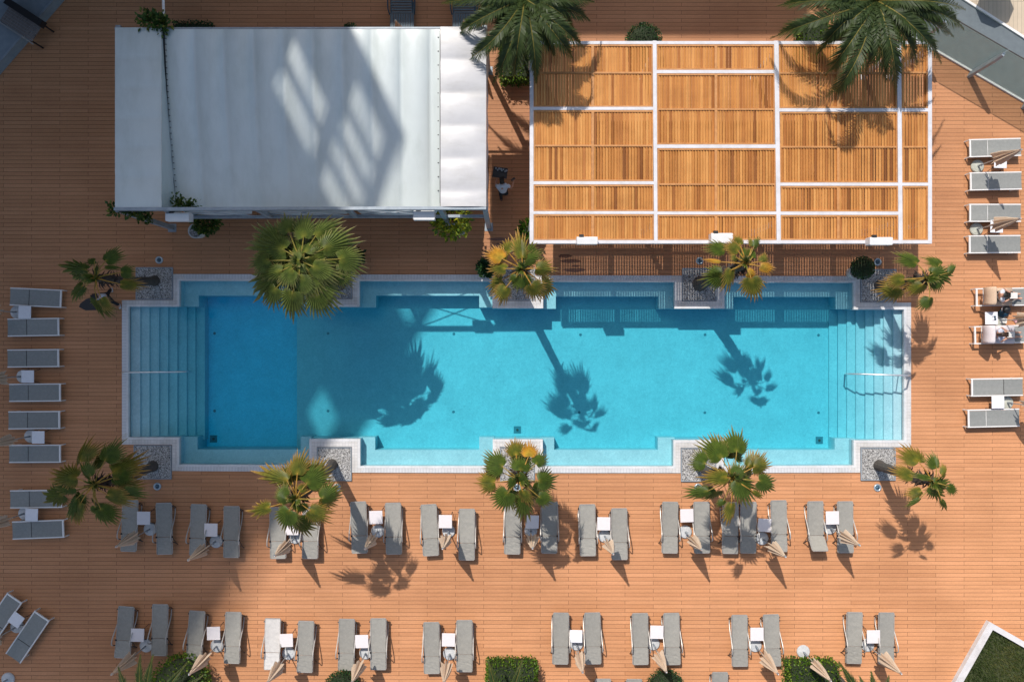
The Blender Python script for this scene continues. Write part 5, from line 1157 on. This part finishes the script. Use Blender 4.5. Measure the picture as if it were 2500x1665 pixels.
# ------------------------------------------------------------------ people
def skin_obj(name, pts, edges, mat, parent, root=0, sub=2):
    me = bpy.data.meshes.new(name); me.from_pydata([tuple(p[:3]) for p in pts], [], edges); me.update()
    o = bpy.data.objects.new(name, me); C.objects.link(o)
    md = o.modifiers.new('Skin', 'SKIN'); md.use_smooth_shade = True
    if not me.skin_vertices: me.skin_vertices.new(name='')
    sv = me.skin_vertices[0].data
    for i, p in enumerate(pts):
        r = p[3]; sv[i].radius = r if isinstance(r, tuple) else (r, r)
    sv[root].use_root = True
    ss_ = o.modifiers.new('Sub', 'SUBSURF'); ss_.levels = sub; ss_.render_levels = sub
    bpy.context.view_layer.update()
    dg = bpy.context.evaluated_depsgraph_get()
    nm = bpy.data.meshes.new_from_object(o.evaluated_get(dg)); nm.name = name
    bpy.data.objects.remove(o); nm.materials.clear(); nm.materials.append(M[mat])
    o = bpy.data.objects.new(name, nm); C.objects.link(o); o.parent = parent; return o
def lerp3(a, c2, q): return tuple(a[i] + (c2[i] - a[i]) * q for i in range(3))
def person(loc, rz, label, J, shirt, pants, shoes, hair, sleeve=0.5, long_hair=False, dress=False, short=False):
    """J: joints in a local frame, person faces +y, metres"""
    t = thing('person', loc, rz, label, 'person')
    pts = []; ed = []
    def add(p, r): pts.append((*p, r)); return len(pts) - 1
    pel = add(J['pelvis'], (0.145, 0.11)); wai = add(lerp3(J['pelvis'], J['chest'], 0.5), (0.125, 0.095)); che = add(J['chest'], (0.15, 0.11)); nek = add(J['neck'], 0.055)
    hb = add(J['head'], (0.078, 0.092)); ht = add(J['crown'], (0.06, 0.07))
    ed += [(pel, wai), (wai, che), (che, nek), (nek, hb), (hb, ht)]
    f = (Vector(J['face']) - Vector(J['head'])).normalized(); ns = add(tuple(Vector(J['head']) + f * 0.105 - Vector((0, 0, 0.01))), 0.014); ed.append((hb, ns))
    for s in ('l', 'r'):
        sh = add(J['sh' + s], 0.06); el = add(J['el' + s], 0.042); wr = add(J['wr' + s], 0.028); ed += [(che, sh), (sh, el), (el, wr)]
        w0, e0 = Vector(J['wr' + s]), Vector(J['el' + s]); d = (w0 - e0).normalized(); a = d.cross(Vector((0, 0, 1))); a = a.normalized() if a.length > .1 else Vector((1, 0, 0)); n_ = a.cross(d)
        pm = add(tuple(w0 + d * 0.07), (0.036, 0.018)); ed.append((wr, pm))
        for i, (o, l) in enumerate(((-0.03, 0.075), (-0.01, 0.088), (0.011, 0.082), (0.031, 0.065))):
            k0 = add(tuple(w0 + d * 0.095 + a * o), 0.0095); k1 = add(tuple(w0 + d * (0.095 + l * .55) + a * o * 1.1 - n_ * 0.02), 0.0085); k2 = add(tuple(w0 + d * (0.095 + l * .85) + a * o * 1.1 - n_ * 0.05), 0.007)
            ed += [(pm, k0), (k0, k1), (k1, k2)]
        sg = 1 if s == 'l' else -1
        k0 = add(tuple(w0 + d * 0.05 + a * 0.045 * sg), 0.011); k1 = add(tuple(w0 + d * 0.085 + a * 0.06 * sg - n_ * 0.02), 0.009); ed += [(pm, k0), (k0, k1)]
        hp = add(J['hip' + s], 0.085); kn = add(J['kn' + s], 0.058); an = add(J['an' + s], 0.038); to = add(J['to' + s], (0.04, 0.025)); ed += [(pel, hp), (hp, kn), (kn, an), (an, to)]
    skin_obj('body', pts, ed, 'skin', t, pel)
    # hair
    h, c = Vector(J['head']), Vector(J['crown']); back = h - f * 0.035
    hp_ = [(*(c + (c - h).normalized() * 0.02 - f * 0.01), (0.075, 0.085)), (*(h + (c - h) * 0.5 - f * 0.028), (0.088, 0.098)), (*(h - f * 0.055), (0.07, 0.07))]; he = [(0, 1), (1, 2)]
    if long_hair:
        n2 = Vector(J['neck']); hp_ += [(*(n2 - f * 0.07), (0.065, 0.05)), (*(n2 - f * 0.06 + Vector((0, 0, -0.16))), (0.05, 0.04))]; he += [(2, 3), (3, 4)]
    skin_obj('hair', hp_, he, hair, t, 1)
    # shirt
    sp = [(*J['pelvis'], (0.165, 0.13)), (*lerp3(J['pelvis'], J['chest'], 0.5), (0.15, 0.12)), (*J['chest'], (0.175, 0.132)), (*lerp3(J['chest'], J['neck'], 0.72), (0.085, 0.075))]; se = [(0, 1), (1, 2), (2, 3)]
    for s in ('l', 'r'):
        i = len(sp); sp += [(*J['sh' + s], 0.078), (*lerp3(J['sh' + s], J['el' + s], sleeve), 0.068)]; se += [(2, i), (i, i + 1)]
    if dress:
        for s in ('l', 'r'):
            i = len(sp); sp += [(*J['hip' + s], 0.11), (*lerp3(J['hip' + s], J['kn' + s], 0.55), 0.095)]; se += [(0, i), (i, i + 1)]
    skin_obj('shirt' if not dress else 'dress', sp, se, shirt, t, 1)
    if pants:
        pp = [(*J['pelvis'], (0.158, 0.122))]; pe = []
        for s in ('l', 'r'):
            i = len(pp); q = 0.6 if short else 0.93
            pp += [(*J['hip' + s], 0.10), (*J['kn' + s], 0.075)]; pe += [(0, i), (i, i + 1)]
            if not short: pp.append((*lerp3(J['kn' + s], J['an' + s], q), 0.06)); pe.append((i + 1, i + 2))
        skin_obj('trousers', pp, pe, pants, t, 0)
    if shoes:
        for s in ('l', 'r'):
            a, to = Vector(J['an' + s]), Vector(J['to' + s]); hl = a - (to - a) * Vector((.35, .35, 0)); hl.z = to.z + 0.01
            skin_obj('shoe', [(*hl, (0.045, 0.045)), (*(a * 0.5 + to * 0.5 - Vector((0, 0, 0.0))), (0.05, 0.045)), (*to, (0.052, 0.036))], [(0, 1), (1, 2)], shoes, t, 1)
    return t
# waiter with a tray, walking away up the picture, leaning forward
J = dict(pelvis=(0, 0, .92), chest=(0, .10, 1.28), neck=(0, .20, 1.46), head=(0, .28, 1.57), crown=(0, .31, 1.67), face=(0, .45, 1.53), shl=(-.19, .12, 1.40), shr=(.19, .10, 1.40),
         ell=(-.25, .25, 1.13), wrl=(-.16, .47, 1.07), elr=(.33, .02, 1.14), wrr=(.42, .24, 1.08), hipl=(-.09, 0, .88), hipr=(.09, 0, .88), knl=(-.10, -.02, .48), anl=(-.10, -.16, .09), tol=(-.11, -.02, .035), knr=(.10, .10, .48), anr=(.12, .06, .09), tor=(.13, .22, .035))
p = P(1229, 478); wl = Vector((p.x, p.y, 0))
person(wl, R(8), 'person in a pale blue T-shirt carrying a tray of glasses beside the tent', J, 'shirt', 'trousers', 'black', 'hair')
mw = Matrix.Translation(wl) @ Matrix.Rotation(R(8), 4, 'Z')
tr = mw @ Vector((-0.02, 0.66, 1.13))
t = thing('serving_tray', tr, R(-8), 'black serving tray held in front of the person by the tent', 'tray')
m = MB(); m.box((0, 0, 0), (0.53, 0.38, 0.016)); m.build('plate', 'black', t)
m = MB()
for a, d in (((0, .19, .015), (.54, .014, .03)), ((0, -.19, .015), (.54, .014, .03)), ((.265, 0, .015), (.014, .366, .03)), ((-.265, 0, .015), (.014, .366, .03))): m.box(a, d)
m.build('rim', 'black', t)
mt = Matrix.Translation(tr) @ Matrix.Rotation(R(-8), 4, 'Z')
for k, (x, y) in enumerate(((-.17, .12), (-.10, .07), (-.05, .13), (.02, .12), (.06, .07), (.11, .12), (.18, .05), (.23, .09))):
    m = MB(); m.lathe((0, 0, 0), [(0.026, 0), (0.032, 0.11), (0.027, 0.11), (0.022, 0.01)], 10)
    tag(m.build('drinking_glass', 'glassware', loc=mt @ Vector((x, y, 0.009))), 'small clear glass standing on the black tray', 'glass', 'glasses on the black tray')
ph = mw @ Vector((0.43, 0.36, 1.06)); m = MB(); m.box((0, 0, 0), (0.085, 0.17, 0.014), bev=0.004)
o = tag(m.build('phone', 'black', loc=ph), 'black phone in the right hand of the person with the tray', 'phone'); o.rotation_euler = (0, 0, R(-50))
# person walking down by the top left palm with a dark flat case
J = dict(pelvis=(0, 0, .94), chest=(0, .04, 1.30), neck=(0, .06, 1.49), head=(0, .09, 1.60), crown=(0, .09, 1.71), face=(0, .25, 1.57), shl=(-.20, .04, 1.42), shr=(.20, .04, 1.42),
         ell=(-.24, .14, 1.15), wrl=(-.15, .36, 1.08), elr=(.25, .12, 1.15), wrr=(.15, .36, 1.08), hipl=(-.09, 0, .89), hipr=(.09, 0, .89), knl=(-.10, .22, .50), anl=(-.11, .30, .09), tol=(-.12, .46, .04), knr=(.09, -.08, .50), anr=(.10, -.36, .13), tor=(.11, -.24, .04))
p = P(284, 727); wl = Vector((p.x, p.y, 0)); person(wl, PI + R(8), 'person in a pale shirt and white shoes walking under the leaning palm at top left', J, 'shirt', 'trousers', 'shoe_w', 'hair')
mw = Matrix.Translation(wl) @ Matrix.Rotation(PI + R(8), 4, 'Z'); tr = P(221, 746, 1.10)
m = MB(); vs = [(-.42, 0, 0), (-.2, -.16, 0), (.15, -.2, 0), (.45, -.14, 0), (.42, .18, 0), (.2, .3, 0), (-.12, .26, 0), (-.36, .12, 0)]; m.prism([v[:2] for v in vs], -0.03, 0.03, bottom=True)
o = tag(m.build('instrument_case', 'black', loc=tr), 'black leaf shaped case carried by the walking person at top left', 'case'); o.rotation_euler = (0, 0, R(8))
# two women reading on raised loungers (local +y = picture right)
def seat_j(kb):
    return dict(pelvis=(0, 0, .50), chest=(0, -.16, .82), neck=(0, -.20, 1.00), head=(0, -.13, 1.11), crown=(0, -.10, 1.20), face=(0, .03, 1.03), shl=(-.19, -.16, .93), shr=(.19, -.16, .93),
         ell=(-.26, .02, .70), wrl=(-.13, .24, .72), elr=(.26, .02, .70), wrr=(.13, .24, .72), hipl=(-.09, .03, .49), hipr=(.09, .03, .49),
         knl=(-.10, .42, .49 + kb), knr=(.10, .44, .49 + kb), anl=(-.08, .80 - kb * .6, .44), anr=(.08, .84 - kb * .5, .44), tol=(-.08, .93 - kb * .6, .50), tor=(.09, .97 - kb * .5, .50))
p = P(2441, 723, .5); a1 = Vector((p.x - 0.0, p.y, 0)); person(a1, -PI / 2, 'person in a white top reading on the lounger with the beige towel', seat_j(.20), 'shirt_w', 'trousers', None, 'hair', 0.4, False, False, True)
p = P(2436, 817, .5); a2 = Vector((p.x, p.y, 0)); person(a2, -PI / 2, 'person with long brown hair reading in a floral dress on the white towel', seat_j(.03), 'floral', None, None, 'hair_b', 0.3, True, True)
def book(c, label, w=0.30):
    m = MB(); m.box((-0.075, 0, 0), (0.15, w * .75, 0.012), mtx=Matrix.Translation((-0.07, 0, 0.01)) @ Matrix.Rotation(R(12), 4, 'Y')); m.box((0, 0, 0), (0.15, w * .75, 0.012), mtx=Matrix.Translation((0.07, 0, 0.01)) @ Matrix.Rotation(R(-12), 4, 'Y'))
    tag(m.build('book', 'paper', loc=c), label, 'book')
book(a1 + Vector((0.33, 0.0, 0.80)), 'open pale book held by the person on the beige towel'); book(a2 + Vector((0.33, 0.0, 0.76)), 'open pale book held by the person in the floral dress')
def towel(cx, cy, key, label, lx):
    """draped over the raised back and the seat of a lounger"""
    p = P(cx, cy, .38); m = MB(); prof = [(-0.62, 0.62), (-0.50, 0.86), (-0.42, 1.0), (-0.36, 1.01), (-0.30, 0.92), (-0.12, 0.60), (0.0, 0.405), (0.15, 0.392), (lx, 0.39)]; vs = []; n = 9
    for q, (x, z) in enumerate(prof):
        for j in range(n):
            y = -0.33 + 0.66 * j / (n - 1); e = 0.03 if j in (0, n - 1) else 0
            vs.append((x + rnd.uniform(-.012, .012), y * (1.03 + 0.03 * math.sin(q)), z - e + rnd.uniform(-.006, .006)))
    k = len(vs); 
    fs = [(i * n + j, i * n + j + 1, (i + 1) * n + j + 1, (i + 1) * n + j) for i in range(len(prof) - 1) for j in range(n - 1)]
    m.mesh(vs, [f[::-1] for f in fs]); o = tag(m.build('towel', key, loc=(p.x, p.y, 0), smooth=True), label, 'towel')
    o.modifiers.new('Thick', 'SOLIDIFY').thickness = 0.012
towel(2432, 724.5, 'towel_b', 'beige towel draped over the raised back of the upper right lounger', 0.62)
towel(2429, 817, 'towel_w', 'pinkish white towel draped over the raised back of the lower right lounger', 0.75)
# their things
z = Z(2350, 680, 8.71)
t = thing('shoulder_bag', P(*z(830, 740)), R(20), 'dark blue bag on the deck between the two reading people', 'bag')
m = MB(); m.lathe((0, 0, 0), [(0.16, 0), (0.22, 0.08), (0.2, 0.2), (0.12, 0.27), (0.001, 0.28)], 12, ell=0.75); m.build('pouch', 'denim', t, smooth=True)
m = MB(); m.tube(curve([(-.15, 0, .22), (-.08, .05, .4), (.08, .05, .4), (.15, 0, .22)], 4), 0.014, 5); m.build('strap', 'black', t)
t = thing('sun_hat', P(*z(915, 660), .2), 0, 'black cap with a white band beside the blue bag', 'hat')
m = MB(); m.lathe((0, 0, 0), [(0.16, 0), (0.155, 0.08), (0.11, 0.15), (0.001, 0.17)], 16); m.build('crown', 'black', t, smooth=True)
m = MB(); m.lathe((0, 0, 0.0), [(0.172, 0.01), (0.172, 0.035), (0.162, 0.036)], 18); m.build('band', 'white', t)
zt = P(*z(690, 840), .46); t = thing('glasses_case', zt, R(8), 'pair of dark glasses on the table by the reading people', 'glasses')
for y in (-.045, .045):
    m = MB(); m.lathe((0, y, 0.0), [(0.04, 0), (0.04, 0.012), (0.001, 0.014)], 12); m.build('lens', 'bluebed', t)
m = MB(); m.tube([(-.12, .07, .01), (0, .08, .015), (0, -.08, .015), (-.12, -.07, .01)], 0.006, 5); m.build('rim', 'black', t)
t = thing('magazine', P(*z(870, 900), .13), R(-5), 'pale folded magazine lying beside the table of the reading people', 'magazine'); 
m = MB(); m.box((0, 0, 0), (0.26, 0.19, 0.02)); m.build('pages', 'paper', t); m = MB(); m.box((0, 0.02, 0.0125), (0.14, 0.05, 0.003)); m.build('cover_picture', 'drain', t)
for k, (x, y, a) in enumerate(((1110, 880, .5), (1150, 930, .25))):
    o = MB(); o.lathe((0, 0, 0.0), [(0.05, 0), (0.055, 0.03), (0.04, 0.07), (0.001, 0.08)], 12, ell=2.0)
    q = tag(o.build('shoe', 'pink', loc=P(*z(x, y)), smooth=True), 'pink shoe on the deck under the folded parasol between the readers', 'shoe', 'pair of pink shoes'); q.rotation_euler = (0, 0, a + 1.2)

# ------------------------------------------------------------------ the hotel that shades the deck (just outside the frame)
t = thing('hotel_building', (0, 0, 0), 0, 'tall pale hotel block with an open roof screen shading the deck from the upper left', 'building')
Cc = Vector((-16.2, 32.7, 0)); dd = Vector((-.503, -.864, 0)); mm_ = Vector((-.864, .503, 0))
def wallbox(t0, t1, z0, z1, d0=0.0, d1=0.35, m=None):
    q = [Cc + dd * t0 + mm_ * d0, Cc + dd * t1 + mm_ * d0, Cc + dd * t1 + mm_ * d1, Cc + dd * t0 + mm_ * d1]; m.prism([p[:2] for p in q], z0, z1, bottom=True)
m = MB(); wallbox(0, 33, -3, 32.4, 0, 14, m); m.build('wall', 'facade', t)
m = MB()
for a in ((0, .6, 32.4, 40.1), (.6, 2.1, 32.4, 37.1), (2.1, 3.9, 36.6, 37.1), (2.1, 3.9, 32.4, 33.5), (.6, 4.0, 39.75, 40.1), (1.5, 1.58, 37.1, 39.75), (2.3, 2.38, 37.1, 39.75), (3.1, 3.18, 37.1, 39.75), (2.92, 3.0, 33.5, 36.6), (3.9, 4.0, 32.4, 36.6), (4.0, 8.8, 32.4, 40.1),
          (10.2, 14.0, 32.4, 40.1), (14.0, 33, 32.4, 39.0), (8.8, 10.2, 32.4, 36.6), (8.8, 10.2, 38.8, 40.1)): wallbox(*a, m=m)
for (a, c_, z0, z1) in ((.6, 4.0, 37.1, 39.75), (2.1, 3.9, 33.5, 36.6), (8.8, 10.2, 36.6, 38.8)):
    k = int((z1 - z0) / 0.3)
    for i in range(k): wallbox(a, c_, z0 + 0.3 * i + 0.09, z0 + 0.3 * i + 0.19, 0.1, 0.13, m)  # fine bars added across the openings to dim their light patches
for i in range(8): wallbox(14.0, 33, 39.0 + 0.28 * i + 0.06, 39.0 + 0.28 * i + 0.06 + 0.19 - 0.023 * i, 0.1, 0.115, m)  # thinning bars added so the roof edge shadow fades softly
m.build('roof_screen', 'facade', t)
for lv in range(10):
    for k in range(0, 7, 2):
        m = MB(); wallbox(2 + k * 4.2, 4.6 + k * 4.2, 0.6 + lv * 3.2, 2.8 + lv * 3.2, -0.03, -0.004, m); m.build('window', 'winglass', t)
t = thing('hotel_wing', (0, 0, 0), 0, 'lower pale hotel wing beyond the top edge of the deck', 'building')
m = MB(); m.box((-5.6, 33.5, 8.5), (20.4, 14.8, 23)); m.build('wall', 'facade', t)
m = MB(); m.box((-22, 20.3, 3), (20, 11.6, 12)); m.build('wall', 'facade', t)  # unseen podium block added to darken the upper-left deck
for lv in range(5):
    for k in range(5):
        m = MB(); m.box((-13.6 + k * 4, 26.08, 2.2 + lv * 3.6), (2.2, 0.04, 2.0)); m.build('window', 'winglass', t)

# ------------------------------------------------------------------ light, sky, camera
w = bpy.data.worlds.new('World'); sc.world = w; w.use_nodes = True
nt = w.node_tree; bg = nt.nodes['Background']; sky = nt.nodes.new('ShaderNodeTexSky'); sky.sky_type = 'NISHITA'; sky.sun_disc = False
EL = math.atan2(1, math.hypot(.348, .711)); sky.sun_elevation = EL; sky.sun_rotation = R(-26.1)
nt.links.new(mixc(nt, sky.outputs[0], (0.98, 0.995, 0.96), 1.0, 'MULTIPLY'), bg.inputs[0]); bg.inputs[1].default_value = 0.124; sky.dust_density = 2.2; sky.ozone_density = 0.7
l = bpy.data.lights.new('Sun', 'SUN'); l.energy = 3.5; l.angle = R(0.53); l.color = (1.0, 0.955, 0.89)
lo_ = bpy.data.objects.new('Sun', l); C.objects.link(lo_); lo_.rotation_euler = SUN.to_track_quat('-Z', 'Y').to_euler(); lo_.location = (-20, 40, 60)
cam = bpy.data.cameras.new('Camera'); cam.sensor_width = 36; cam.lens = 36 * F / 2500; cam.clip_end = 2000
co = bpy.data.objects.new('Camera', cam); C.objects.link(co); co.location = (0, 0, H); co.rotation_euler = (0, 0, 0); sc.camera = co
sc.view_settings.view_transform = 'Standard'; sc.view_settings.look = 'None'; sc.view_settings.exposure = 0.33; sc.view_settings.gamma = 1
sc.cycles.transparent_max_bounces = 16; sc.cycles.max_bounces = 8; sc.cycles.volume_bounces = 0
